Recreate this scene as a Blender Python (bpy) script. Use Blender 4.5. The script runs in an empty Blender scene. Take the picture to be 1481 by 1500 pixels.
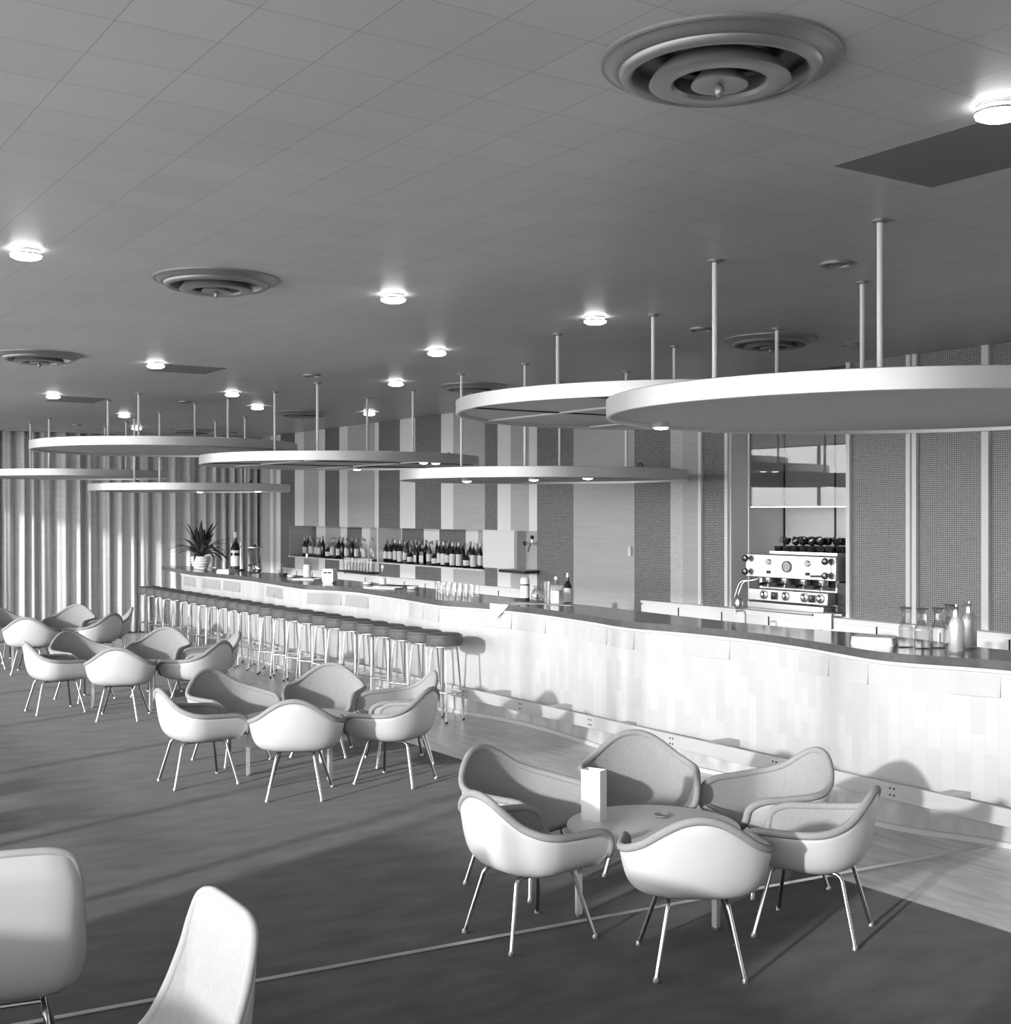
import bpy, math, random
import numpy as np
from mathutils import Vector, Matrix

# ------------------------------------------------------------------ camera, light, exposure
SC = bpy.context.scene
COL = SC.collection
F, U0, V0, EYE = 1840.0, 734.0, 749.0, 1.92          # calibrated from the vanishing points
_n = math.hypot(1211.0, F)
CO, SI = 1211.0 / _n, F / _n                          # yaw of the room against the camera
CEIL = 3.16
cam = bpy.data.cameras.new('camera')
cam.sensor_fit = 'HORIZONTAL'; cam.sensor_width = 36.0
cam.lens = 36.0 * F / 1481.0
cam.shift_x = (740.5 - U0) / 1481.0
cam.shift_y = (V0 - 750.0) / 1481.0
cam.clip_start = 0.05
camo = bpy.data.objects.new('camera', cam); COL.objects.link(camo)
_fx, _fy = -SI, CO                                    # forward in the plan
camo.matrix_world = Matrix(((CO, 0, -_fx, 0), (SI, 0, -_fy, 0), (0, 1, 0, EYE), (0, 0, 0, 1)))
SC.camera = camo
SC.view_settings.view_transform = 'Standard'
SC.view_settings.look = 'None'
SC.view_settings.exposure = 0.5
SC.view_settings.gamma = 1.0
SC.view_settings.use_curve_mapping = False
SC.cycles.use_denoising = True
SC.cycles.max_bounces = 8
SC.cycles.diffuse_bounces = 5
SC.cycles.transparent_max_bounces = 16
SC.cycles.sample_clamp_indirect = 4.0
SC.cycles.caustics_reflective = False
SC.cycles.caustics_refractive = False

W = bpy.data.worlds.new('world'); SC.world = W; W.use_nodes = True
_bg = W.node_tree.nodes['Background']
_bg.inputs[1].default_value = 7.0
_t = W.node_tree; _tc = _t.nodes.new('ShaderNodeTexCoord'); _sx = _t.nodes.new('ShaderNodeSeparateXYZ'); _cr = _t.nodes.new('ShaderNodeValToRGB')
_mr = _t.nodes.new('ShaderNodeMapRange'); _mr.inputs[1].default_value = -1.0; _mr.inputs[2].default_value = 1.0
_t.links.new(_tc.outputs['Generated'], _sx.inputs[0]); _t.links.new(_sx.outputs[2], _mr.inputs[0]); _t.links.new(_mr.outputs[0], _cr.inputs[0])
_e = _cr.color_ramp.elements                          # hazy evening sky: bright at the horizon, deeper overhead, ground below
_e[0].position = 0.0; _e[0].color = (.40,) * 3 + (1,); _e[1].position = 1.0; _e[1].color = (.08,) * 3 + (1,)
for _p, _v in ((.49, .50), (.505, 1.0), (.57, 1.0), (.64, .38), (.74, .12)):
    _q = _e.new(_p); _q.color = (_v,) * 3 + (1,)
_t.links.new(_cr.outputs[0], _bg.inputs[0])

SUN_D = Vector((-0.35, 1.0, -0.227)).normalized()     # low sun through the window wall
sl = bpy.data.lights.new('sun', 'SUN'); sl.energy = 2.5; sl.angle = math.radians(1.6)
so = bpy.data.objects.new('sun', sl); COL.objects.link(so)
so.rotation_euler = SUN_D.to_track_quat('-Z', 'Y').to_euler()
so.location = (3, -4, 4)

RND = random.Random(7)
PI = math.pi

# ------------------------------------------------------------------ helpers
def at(u, v, z):                                      # a photo pixel at a known height -> plan point
    Z = (EYE - z) * F / (v - V0); x = (u - U0) / F * Z
    return (CO * x - SI * Z, SI * x + CO * Z)

def xat(u, Y):                                        # a photo column on the plane Y = const -> X
    k = (u - U0) / F
    return Y * (k * CO - SI) / (CO + k * SI)

def yawcam(x, y):                                     # angle that turns local -Y towards the camera
    return math.atan2(-y, -x) + PI / 2

class MB:
    def __init__(s): s.v = []; s.f = []
    def add(s, vs, fs):
        o = len(s.v); s.v += [tuple(p) for p in vs]; s.f += [tuple(i + o for i in f) for f in fs]
        return s
    def box(s, x0, x1, y0, y1, z0, z1, M=None):
        vs = [(x, y, z) for z in (z0, z1) for y in (y0, y1) for x in (x0, x1)]
        if M is not None: vs = [M @ Vector(p) for p in vs]
        return s.add(vs, [(0, 2, 3, 1), (4, 5, 7, 6), (0, 1, 5, 4), (2, 6, 7, 3), (0, 4, 6, 2), (1, 3, 7, 5)])
    def lathe(s, prof, n=24, c=(0, 0, 0), M=None, cap0=True, cap1=True):
        vs = []
        for r, z in prof:
            for k in range(n):
                a = 2 * PI * k / n
                p = Vector((r * math.cos(a), r * math.sin(a), z))
                if M is not None: p = M @ p
                vs.append((p[0] + c[0], p[1] + c[1], p[2] + c[2]))
        fs = []
        for j in range(len(prof) - 1):
            for k in range(n):
                a, b = j * n + k, j * n + (k + 1) % n
                fs.append((a, b, b + n, a + n))
        if cap0: fs.append(tuple(range(n - 1, -1, -1)))
        if cap1: fs.append(tuple(range((len(prof) - 1) * n, len(prof) * n)))
        return s.add(vs, fs)
    def tube(s, path, r, n=8, closed=False):
        P = [Vector(p) for p in path]; m = len(P)
        if not hasattr(r, '__len__'): r = [r] * m
        vs = []; fs = []; up = None
        for i, p in enumerate(P):
            a = P[(i - 1) % m] if (closed or i > 0) else p
            b = P[(i + 1) % m] if (closed or i < m - 1) else p
            t = (b - a).normalized()
            if up is None:
                up = t.orthogonal().normalized()
            up = (up - t * up.dot(t)).normalized()
            w = t.cross(up)
            for k in range(n):
                q = 2 * PI * k / n
                vs.append(p + (up * math.cos(q) + w * math.sin(q)) * r[i])
        for i in range(m if closed else m - 1):
            j = (i + 1) % m
            for k in range(n):
                fs.append((i * n + k, i * n + (k + 1) % n, j * n + (k + 1) % n, j * n + k))
        if not closed:
            fs.append(tuple(range(n - 1, -1, -1))); fs.append(tuple(range((m - 1) * n, m * n)))
        return s.add(vs, fs)
    def ball(s, c, r, n=12, m=8, sz=1.0):
        prof = [(max(r * math.sin(PI * j / m), 1e-4), -r * sz * math.cos(PI * j / m)) for j in range(m + 1)]
        return s.lathe(prof, n, c)
    def grid(s, rows, closed=False):
        n = len(rows[0]); vs = [p for r in rows for p in r]; fs = []
        for j in range(len(rows) - 1):
            for k in range(n if closed else n - 1):
                a, b = j * n + k, j * n + (k + 1) % n
                fs.append((a, b, b + n, a + n))
        return s.add(vs, fs)
    def prism(s, poly, z0, z1, M=None):
        n = len(poly)
        vs = [(x, y, z0) for x, y in poly] + [(x, y, z1) for x, y in poly]
        if M is not None: vs = [M @ Vector(p) for p in vs]
        fs = [tuple(range(n - 1, -1, -1)), tuple(range(n, 2 * n))]
        fs += [(k, (k + 1) % n, (k + 1) % n + n, k + n) for k in range(n)]
        return s.add(vs, fs)
    def build(s, name, m, parent=None, smooth=True, bevel=0.0, solid=None, loc=None, rz=0.0, label=None):
        me = bpy.data.meshes.new(name); me.from_pydata(s.v, [], s.f); me.update()
        me.materials.append(m)
        if smooth:
            me.polygons.foreach_set('use_smooth', [True] * len(me.polygons))
            me.set_sharp_from_angle(angle=math.radians(38))
        o = bpy.data.objects.new(name, me); COL.objects.link(o)
        if solid:
            md = o.modifiers.new('thickness', 'SOLIDIFY'); md.thickness = solid[0]; md.offset = solid[1]
        if bevel:
            md = o.modifiers.new('bevel', 'BEVEL'); md.width = bevel; md.segments = 2; md.limit_method = 'ANGLE'
        if parent: o.parent = parent
        if loc is not None: o.location = loc
        if rz: o.rotation_euler = (0, 0, rz)
        if label: o['label'] = label
        return o

def tag(o, label, cat, group=None):
    o['label'] = label; o['category'] = cat
    if group: o['group'] = group
    return o

def thing(name, label, cat, loc, rz=0.0, group=None):
    o = bpy.data.objects.new(name, None); COL.objects.link(o)
    o.empty_display_size = 0.1
    o.location = loc; o.rotation_euler = (0, 0, rz)
    return tag(o, label, cat, group)

def dup(root, loc, rz=0.0, label=None, group=None):
    r = root.copy(); COL.objects.link(r)
    r.location = loc; r.rotation_euler = (0, 0, rz)
    if label: r['label'] = label
    if group: r['group'] = group
    for ch in list(root.children):
        c = ch.copy(); COL.objects.link(c); c.parent = r
        for g in list(ch.children):
            d = g.copy(); COL.objects.link(d); d.parent = c
    return r

def struct(o, label=None):
    o['kind'] = 'structure'
    if label: o['label'] = label
    return o

def fillet(pts, r, n=5):                              # round the corners of a polyline
    P = [Vector(p) for p in pts]; out = [P[0]]
    for i in range(1, len(P) - 1):
        a, b, c = P[i - 1], P[i], P[i + 1]
        d = min(r, (a - b).length * .45, (c - b).length * .45)
        p, q = b + (a - b).normalized() * d, b + (c - b).normalized() * d
        for k in range(n + 1):
            t = k / n
            out.append(p * (1 - t) ** 2 + b * 2 * t * (1 - t) + q * t * t)
    out.append(P[-1])
    return out

def rrect(w, d, r, n=5):
    out = []
    for cx, cy, a0 in ((w / 2 - r, d / 2 - r, 0), (-w / 2 + r, d / 2 - r, PI / 2), (-w / 2 + r, -d / 2 + r, PI), (w / 2 - r, -d / 2 + r, 1.5 * PI)):
        for k in range(n + 1):
            a = a0 + PI / 2 * k / n
            out.append((cx + r * math.cos(a), cy + r * math.sin(a)))
    return out

# ------------------------------------------------------------------ materials
def nn(t, kind, **kw):
    n = t.nodes.new(kind)
    for k, v in kw.items(): setattr(n, k, v)
    return n

def mat(name, v, rough=0.6, metal=0.0, spec=0.4, noise=0.0, nscale=(8, 8, 8), bump=0.0, bscale=200.0):
    m = bpy.data.materials.new(name); m.use_nodes = True
    t = m.node_tree; b = t.nodes['Principled BSDF']
    b.inputs['Base Color'].default_value = (v, v, v, 1)
    b.inputs['Roughness'].default_value = rough; b.inputs['Metallic'].default_value = metal
    b.inputs['Specular IOR Level'].default_value = spec
    co = nn(t, 'ShaderNodeTexCoord')
    if noise:
        mp = nn(t, 'ShaderNodeMapping'); mp.inputs['Scale'].default_value = nscale
        nz = nn(t, 'ShaderNodeTexNoise'); nz.inputs['Scale'].default_value = 1.0; nz.inputs['Detail'].default_value = 5
        mr = nn(t, 'ShaderNodeMapRange')
        mr.inputs[1].default_value = .3; mr.inputs[2].default_value = .7
        mr.inputs[3].default_value = v * (1 - noise); mr.inputs[4].default_value = v * (1 + noise)
        t.links.new(co.outputs['Object'], mp.inputs[0]); t.links.new(mp.outputs[0], nz.inputs['Vector'])
        t.links.new(nz.outputs[0], mr.inputs[0]); t.links.new(mr.outputs[0], b.inputs['Base Color'])
    if bump:
        nz = nn(t, 'ShaderNodeTexNoise'); nz.inputs['Scale'].default_value = bscale; nz.inputs['Detail'].default_value = 2
        bp = nn(t, 'ShaderNodeBump'); bp.inputs['Strength'].default_value = bump; bp.inputs['Distance'].default_value = .004
        t.links.new(co.outputs['Object'], nz.inputs['Vector'])
        t.links.new(nz.outputs[0], bp.inputs['Height']); t.links.new(bp.outputs[0], b.inputs['Normal'])
    return m

def brick(name, c1, c2, mortar, bw, rh, ms, axes='XZ', offset=0.5, rough=0.7, spec=.3, phase=(0, 0), bump=0.0, extra=0.0):
    m = mat(name, c1, rough, spec=spec); t = m.node_tree; b = t.nodes['Principled BSDF']
    co = nn(t, 'ShaderNodeTexCoord'); sx = nn(t, 'ShaderNodeSeparateXYZ'); cx = nn(t, 'ShaderNodeCombineXYZ')
    t.links.new(co.outputs['Object'], sx.inputs[0])
    for i, a in enumerate(axes):
        ad = nn(t, 'ShaderNodeMath', operation='ADD'); ad.inputs[1].default_value = 100.0 - phase[i]
        t.links.new(sx.outputs['XYZ'.index(a)], ad.inputs[0]); t.links.new(ad.outputs[0], cx.inputs[i])
    br = nn(t, 'ShaderNodeTexBrick'); br.offset = offset; br.offset_frequency = 2; br.squash = 1.0
    br.inputs['Color1'].default_value = (c1,) * 3 + (1,); br.inputs['Color2'].default_value = (c2,) * 3 + (1,)
    br.inputs['Mortar'].default_value = (mortar,) * 3 + (1,)
    br.inputs['Scale'].default_value = 1.0; br.inputs['Mortar Size'].default_value = ms
    br.inputs['Mortar Smooth'].default_value = .1; br.inputs['Brick Width'].default_value = bw; br.inputs['Row Height'].default_value = rh
    t.links.new(cx.outputs[0], br.inputs['Vector'])
    src = br.outputs['Color']
    if extra:
        nz = nn(t, 'ShaderNodeTexNoise'); nz.inputs['Scale'].default_value = 1.3; nz.inputs['Detail'].default_value = 4
        mr = nn(t, 'ShaderNodeMapRange'); mr.inputs[1].default_value = .3; mr.inputs[2].default_value = .7
        mr.inputs[3].default_value = 1 - extra; mr.inputs[4].default_value = 1 + extra
        vm = nn(t, 'ShaderNodeVectorMath', operation='SCALE')
        t.links.new(co.outputs['Object'], nz.inputs['Vector']); t.links.new(nz.outputs[0], mr.inputs[0])
        t.links.new(src, vm.inputs[0]); t.links.new(mr.outputs[0], vm.inputs['Scale']); src = vm.outputs[0]
    t.links.new(src, b.inputs['Base Color'])
    if bump:
        bp = nn(t, 'ShaderNodeBump'); bp.inputs['Strength'].default_value = bump; bp.inputs['Distance'].default_value = .003
        bp.invert = True
        t.links.new(br.outputs['Fac'], bp.inputs['Height']); t.links.new(bp.outputs[0], b.inputs['Normal'])
    return m

def glass(name, tint=.9, refl=.12, rough=.02, rise=.5):
    m = bpy.data.materials.new(name); m.use_nodes = True; t = m.node_tree; t.nodes.clear()
    out = nn(t, 'ShaderNodeOutputMaterial'); mx = nn(t, 'ShaderNodeMixShader')
    tr = nn(t, 'ShaderNodeBsdfTransparent'); gl = nn(t, 'ShaderNodeBsdfGlossy')
    tr.inputs[0].default_value = (tint,) * 3 + (1,); gl.inputs['Roughness'].default_value = rough
    fr = nn(t, 'ShaderNodeLayerWeight'); fr.inputs[0].default_value = .35
    mr = nn(t, 'ShaderNodeMapRange'); mr.inputs[3].default_value = refl; mr.inputs[4].default_value = min(1, refl + rise)
    t.links.new(fr.outputs['Facing'], mr.inputs[0]); t.links.new(mr.outputs[0], mx.inputs[0])
    t.links.new(tr.outputs[0], mx.inputs[1]); t.links.new(gl.outputs[0], mx.inputs[2]); t.links.new(mx.outputs[0], out.inputs[0])
    return m

def emit(name, s):
    m = mat(name, .9); b = m.node_tree.nodes['Principled BSDF']
    b.inputs['Emission Color'].default_value = (1, 1, 1, 1); b.inputs['Emission Strength'].default_value = s
    return m

M = {}
M['ceiling'] = brick('ceiling_tile', 0.55, .58, .38, .273, .273, .0022, 'XY', 0.0, rough=.42, spec=.45, phase=(-2.83, 1.83), extra=.04)
M['ceiling_dark'] = mat('dark_ceiling_panel', .2, .5)
M['stone'] = mat('travertine_floor', .55, .3, spec=.5, noise=.24, nscale=(3.0, 14, 3))
M['carpet'] = mat('charcoal_carpet', .062, .95, spec=.0, noise=.38, nscale=(7, 3, 3), bump=.5, bscale=260)
_b = M['carpet'].node_tree.nodes['Principled BSDF']   # woven pile: catches the low sun
_b.inputs['Sheen Weight'].default_value = .21; _b.inputs['Sheen Roughness'].default_value = .45
M['mosaic'] = brick('dark_mosaic', .03, .10, .36, .04, .016, .0028, rough=.45, spec=.5)
M['mosaic_grey'] = brick('grey_square_mosaic', .09, .16, .40, .02, .0155, .0022, offset=0.0, rough=.45, spec=.5)
M['mosaic_light'] = brick('pale_mosaic', .62, .75, .5, .03, .018, .003)
M['light_panel'] = mat('off_white_wall_panel', .88, .6, noise=.03, nscale=(3, 3, 3))
M['grey_panel'] = mat('grey_woven_wall_panel', .50, .8, noise=.06, nscale=(2, 2, 60))
M['white_paint'] = mat('white_lacquer', .88, .45)
M['white_trim'] = mat('white_aluminium_trim', .85, .4)
M['wall_side'] = mat('plain_wall_paint', .45, .7)
M['frame_dark'] = mat('window_frame_metal', .22, .5)
M['pane'] = glass('window_glass', .97, .04)
M['mirror_glass'] = glass('reflecting_glass', .68, .03, .01, .17)
M['curtain'] = mat('grey_curtain_cloth', .66, .9, spec=.1, noise=.06, nscale=(3, 3, 40))
M['veneer'] = brick('pale_veneer_blocks', .49, .55, .46, .23, .078, .0012, 'ZX', .5, rough=.55, extra=.05)
M['veneer_plain'] = mat('pale_veneer', .48, .55, noise=.05, nscale=(12, 12, 2))
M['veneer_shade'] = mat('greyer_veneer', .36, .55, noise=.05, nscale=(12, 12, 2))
M['veneer_grey'] = mat('pale_foot_plank', .52, .5, noise=.06, nscale=(2, 12, 12))
M['skirting'] = mat('pale_skirting', .6, .5)
M['marble'] = mat('mottled_base_stone', .5, .5, noise=.22, nscale=(9, 9, 5))
M['bar_top'] = mat('dark_linoleum', .09, .16, spec=.5, noise=.15, nscale=(20, 20, 20))
M['shell'] = mat('white_fibreglass', .72, .38, spec=.45)
M['fabric'] = mat('grey_wool_upholstery', .38, .95, spec=.1, noise=.05, nscale=(60, 60, 60), bump=.4, bscale=500)
M['pale_fabric'] = mat('pale_upholstery', .55, .9, spec=.1, noise=.04, nscale=(60, 60, 60), bump=.3, bscale=500)
M['chrome'] = mat('chrome_tube', .78, .22, metal=1.0)
M['steel'] = mat('brushed_steel', .68, .34, metal=1.0, noise=.08, nscale=(4, 4, 60))
M['rubber'] = mat('dark_rubber', .05, .7)
M['pad'] = mat('grey_vinyl_seat', .10, .55, noise=.08, nscale=(20, 20, 20))
M['table_top'] = mat('pale_grey_laminate', .70, .4)
M['bright_metal'] = mat('polished_front_plate', .92, .28, metal=.85)
M['aluminium'] = mat('spun_aluminium', .66, .42, metal=.55, noise=.03, nscale=(2, 2, 2))
M['disc_under'] = mat('grey_board', .56, .7, noise=.05, nscale=(1, 30, 5))
M['disc_seam'] = mat('pale_seam_strip', .66, .5)
M['black'] = mat('black_enamel', .02, .4)
M['cup'] = mat('black_glazed_cup', .03, .08, spec=1.0)
M['vent'] = mat('grey_vent_metal', .33, .38, metal=.5)
M['lamp'] = emit('lit_lamp_glass', 9.0)
M['lens'] = emit('lit_spot_glass', 7.0)
M['dark_glass'] = mat('dark_bottle_glass', .02, .08, spec=.6)
M['mid_glass'] = mat('amber_bottle_glass', .12, .1, spec=.6)
M['clear'] = glass('clear_glass', .985, .08)
M['label'] = mat('white_paper_label', .82, .7)
M['paper'] = mat('white_paper', .85, .8)
M['cap'] = mat('bottle_capsule', .35, .4)
M['porcelain'] = mat('white_porcelain', .82, .25)
M['leaf'] = mat('dark_leaf', .055, .5, noise=.3, nscale=(9, 9, 9))
M['leaf_pale'] = mat('pale_leaf', .16, .5)
M['soil'] = mat('potting_soil', .03, .9)
M['alcove'] = mat('pale_alcove_lining', .85, .5, noise=.03, nscale=(3, 3, 3))
M['machine_dark'] = mat('dark_machine_panel', .06, .3)

# ------------------------------------------------------------------ the setting
YW = 8.19                                             # face of the wall behind the bar
XR, YB = 3.0, -1.2
struct(MB().box(-20.4, XR, -1.35, 9.3, -.12, 0).build('floor', M['stone'], smooth=False))
struct(MB().box(-20.4, XR, -1.35, 9.3, CEIL, CEIL + .12).build('ceiling', M['ceiling'], smooth=False))
cp = MB()
cp.prism([(-18.9, YB + .02), (XR - .1, YB + .02), (XR - .1, 5.07), (-18.9, 5.07)], 0, .006)
tag(cp.build('carpet', M['carpet'], smooth=False), 'charcoal carpet covering the lounge floor up to the stone strip', 'carpet')
# joint strip across the floor
j = MB(); a, b = Vector((-4.9, 1.0, 0)), Vector((-4.46, 6.25, 0)); d = (b - a).normalized(); w = Vector((-d.y, d.x, 0)) * .017
j.prism([(p.x, p.y) for p in (a - w, b - w, b + w, a + w)][::-1], .0, .011)
struct(j.build('trim_1', M['steel'], smooth=False), 'bright metal joint strip across the carpet')

# back wall, with the bottle niche, the tap recess and the coffee alcove left open
NX0, NX1, NZ0, NZ1, NY = -18.58, -12.81, 1.215, 1.692, 8.56
TX0, TX1, TZ0, TZ1, TY = -12.13, -11.70, 1.245, 1.692, 8.33
AX0, AX1, AZ0, AY = -8.58, -7.17, 1.035, 8.90
def wall_boxes(mb, x0, x1, y0, y1, z0=0.0, z1=CEIL):
    """a slab of the wall face, minus the openings"""
    cuts = sorted({x0, x1, *[c for c in (NX0, NX1, TX0, TX1, AX0, AX1) if x0 < c < x1]})
    for a, b in zip(cuts, cuts[1:]):
        m_ = (a + b) / 2
        if NX0 < m_ < NX1: spans = [(z0, NZ0), (NZ1, z1)]
        elif TX0 < m_ < TX1: spans = [(z0, TZ0), (TZ1, z1)]
        elif AX0 < m_ < AX1: spans = [(z0, AZ0)]
        else: spans = [(z0, z1)]
        for p, q in spans:
            if q > p: mb.box(a, b, y0, y1, p, q)
wb = MB(); wall_boxes(wb, -20.4, XR, YW + .012, 9.2)
wb.box(NX0 - .01, NX1 + .01, NY + .01, 9.2, NZ0, NZ1); wb.box(TX0, TX1, TY, 9.2, TZ0, TZ1); wb.box(AX0, AX1, AY, 9.2, AZ0, CEIL)
struct(wb.build('wall_back', M['light_panel'], smooth=False))

EDGES = [-20.2, -19.35, -19.24, -19.10, -18.93, -18.37, -18.03, -17.49, -17.27, -16.78, -16.51, -15.66, -15.54, -14.93,
         -14.51, -13.84, -13.54, -12.80, -12.52, -12.24, -11.86, -11.70, -11.0]
KINDS = 'glglmlglmlglmlmlgmlglm'
KEY = {'g': 'grey_panel', 'l': 'light_panel', 'm': 'mosaic'}
ti = 2
for (x0, x1, k) in zip(EDGES, EDGES[1:], KINDS):
    mb = MB(); wall_boxes(mb, x0, x1, YW, YW + .02)
    a, b = max(x0, NX0), min(x1, NX1)
    if b > a: mb.box(a, b, NY, NY + .02, NZ0, NZ1)
    struct(mb.build('trim_%d' % ti, M[KEY[k]], smooth=False), {'g': 'grey wall stripe', 'l': 'off-white wall stripe', 'm': 'dark mosaic wall stripe'}[k]); ti += 1
def strip(x0, x1, m, y0=YW - .0, y1=YW + .02, z0=0.0, z1=CEIL, label=None):
    global ti
    struct(MB().box(x0, x1, y0, y1, z0, z1).build('trim_%d' % ti, M[m], smooth=False), label); ti += 1
strip(-9.96, -9.41, 'mosaic', label='dark mosaic wall stripe'); strip(-9.41, -9.23, 'mosaic_light', label='pale mosaic wall stripe')
strip(-9.23, -8.98, 'grey_panel', label='grey wall stripe')
strip(-8.94, -8.62, 'mosaic', label='dark mosaic wall stripe')
strip(-7.13, -6.56, 'mosaic_grey', z0=1.0, label='grey mosaic wall panel'); strip(-6.46, -5.87, 'mosaic_grey', z0=1.0, label='grey mosaic wall panel')
strip(-5.81, -5.2, 'mosaic_grey', z0=1.0, label='grey mosaic wall panel'); strip(-6.52, -6.50, 'grey_panel', label='grey gap between mosaic panels')
strip(-5.14, -3.9, 'mosaic_grey', z0=1.0, label='grey mosaic wall panel')
for x0, x1 in ((-8.98, -8.94), (-8.62, -8.58), (-7.17, -7.13), (-6.56, -6.52), (-6.50, -6.46), (-5.87, -5.81), (-5.2, -5.14)):
    strip(x0, x1, 'white_trim', y0=YW - .03, z0=1.035, label='white vertical trim')
# door in the back wall
dr = struct(MB().box(-11.0, -9.96, YW - .005, YW + .02, 0, CEIL).build('door_1', M['grey_panel'], smooth=False), 'grey flush door panel behind the bar')
h = MB(); h.box(-10.03, -9.99, YW - .035, YW - .006, 1.46, 1.56); h.build('door_handle', M['white_trim'], dr, bevel=.006)
# niche lining: shelf board, left reveal and divider are part of the setting
struct(MB().box(NX0, NX1, YW - .02, NY, NZ0 - .018, NZ0).build('trim_60', M['white_trim'], smooth=False), 'bottle shelf board in the wall niche')
struct(MB().box(NX0, NX0 + .02, YW, NY, NZ0, NZ1).build('trim_61', M['grey_panel'], smooth=False), 'left reveal of the bottle niche')
struct(MB().box(-15.60, -15.56, YW, NY, NZ0, NZ1).build('trim_62', M['white_trim'], smooth=False), 'divider in the bottle niche')
struct(MB().box(-12.81, TX0, YW - .025, YW + .01, 1.243, 1.697).build('trim_63', M['white_paint'], smooth=False, bevel=.004), 'white square panel beside the bottle niche')
struct(MB().box(TX0, TX0 + .02, YW, TY, TZ0, TZ1).build('trim_64', M['grey_panel'], smooth=False), 'left reveal of the tap recess')
struct(MB().box(TX0 + .02, TX1, TY - .012, TY, TZ0, TZ1).build('trim_65', M['grey_panel'], smooth=False), 'back of the tap recess')
# coffee alcove lining
al = MB(); al.box(AX0, AX1, AY - .02, AY, AZ0, CEIL); al.box(AX0, AX0 + .02, YW, AY, AZ0, CEIL); al.box(AX1 - .02, AX1, YW, AY, AZ0, CEIL)
struct(al.build('trim_66', M['alcove'], smooth=False), 'pale lining of the coffee alcove')
sm = MB(); sm.box(AX0 + .02, AX0 + .035, AY - .03, AY - .02, AZ0, CEIL); sm.box(-7.93, -7.915, AY - .03, AY - .02, AZ0, CEIL)
struct(sm.build('trim_67', M['black'], smooth=False), 'dark seams in the alcove lining')
fr = MB(); fr.box(-8.445, -8.43, YW + .10, YW + .115, AZ0, CEIL)
struct(fr.build('trim_68', M['white_trim'], smooth=False), 'thin white edge profile in the alcove')
g = thing('glass_screen', 'reflecting glass screen hanging above the coffee machine', 'glass screen', (-7.8, YW + .115, 1.965))
MB().box(-.63, .61, 0, .01, 0, CEIL - 1.966).build('pane', M['mirror_glass'], g, smooth=False)
MB().box(-.63, .61, -.004, .014, -.012, 0).build('edge_strip', M['steel'], g, smooth=False)

# left end wall, right wall, window wall behind the camera
struct(MB().box(-20.4, -20.25, -1.35, 9.3, 0, CEIL).build('wall_left', M['wall_side'], smooth=False))
struct(MB().box(XR, XR + .15, -1.35, 9.3, 0, CEIL).build('wall_right', M['wall_side'], smooth=False))
wf = MB(); wf.box(-4.93, XR, YB - .12, YB, 0, 1.08); wf.box(-20.4, -5.25, YB - .12, YB, 0, .06)
struct(wf.build('wall_front', M['wall_side'], smooth=False))
xs = [-20.25, -18.3, -16.35, -14.4, -12.45, -10.5, -8.55, -6.6, -5.25, -4.93, -3.0, -1.05, .9, XR]
for i, (x0, x1) in enumerate(zip(xs, xs[1:])):
    z0 = 1.08 if x0 >= -4.94 else .06
    f_ = MB()
    for p, q, r_, s_ in ((x0, x0 + .02, z0, CEIL), (x1 - .02, x1, z0, CEIL), (x0 + .02, x1 - .02, z0, z0 + .04), (x0 + .02, x1 - .02, CEIL - .015, CEIL)):
        f_.box(p, q, YB - .09, YB - .03, r_, s_)
    fo = struct(f_.build('window_%d' % (i + 1), M['frame_dark'], smooth=False))
    MB().box(x0 + .02, x1 - .02, YB - .065, YB - .055, z0 + .04, CEIL - .015).build('pane', M['pane'], fo, smooth=False)
# unseen panels added outside the glass to break the sun into carpet streaks
bl = MB(); r2 = random.Random(3); x = -20.0
while x < -5.3:
    wd = r2.uniform(.18, .55); bl.box(x, min(x + wd, -5.3), -1.95, -1.9, 0, r2.uniform(.5, .95)); x += wd + r2.uniform(.18, .6)
bl.box(-20, -5.3, -1.95, -1.92, .93, .96)
struct(bl.build('added_streak_panels', M['frame_dark'], smooth=False), 'added unseen panels outside the windows that streak the sunlight')

# ceiling panels that are darker than the tiles around them
for (x0, x1, y0, y1) in ((-3.105, -1.74, 3.468, 4.014), (-10.95, -10.4, 3.47, 4.0), (-14.6, -13.9, 3.47, 4.0)):
    struct(MB().box(x0, x1, y0, y1, CEIL - .003, CEIL + .001).build('trim_%d' % (70 + int(-x0)), M['ceiling_dark'], smooth=False), 'dark ceiling panel')

# curtain along the end wall
rows = []
ys = np.linspace(YB + .1, 8.12, 900); ph = 0.0; prof = []; r3 = random.Random(5)
knots = np.cumsum([r3.uniform(.12, .27) for _ in range(80)]); k0 = np.interp(ys - YB, np.concatenate([[0], knots]), np.arange(81)) * 2 * PI
kd = np.interp(ys - YB, np.linspace(0, 10, 40), [r3.uniform(.035, .085) for _ in range(40)])
for z in np.linspace(.02, CEIL - .03, 9):
    tt = 1 - .15 * (z / CEIL)
    rows.append([(-19.78 + kd[i] * tt * (math.sin(k0[i]) + .3 * math.sin(2.3 * k0[i] + z * .3)), float(ys[i]), float(z)) for i in range(len(ys))])
tag(MB().grid(rows).build('curtain', M['curtain'], solid=(.004, 0)), 'floor-length grey pleated curtain covering the end wall', 'curtain')
struct(MB().box(-19.9, -19.66, YB + .02, YW - .02, CEIL - .035, CEIL).build('trim_80', M['wall_side'], smooth=False), 'curtain rail under the ceiling')

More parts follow.
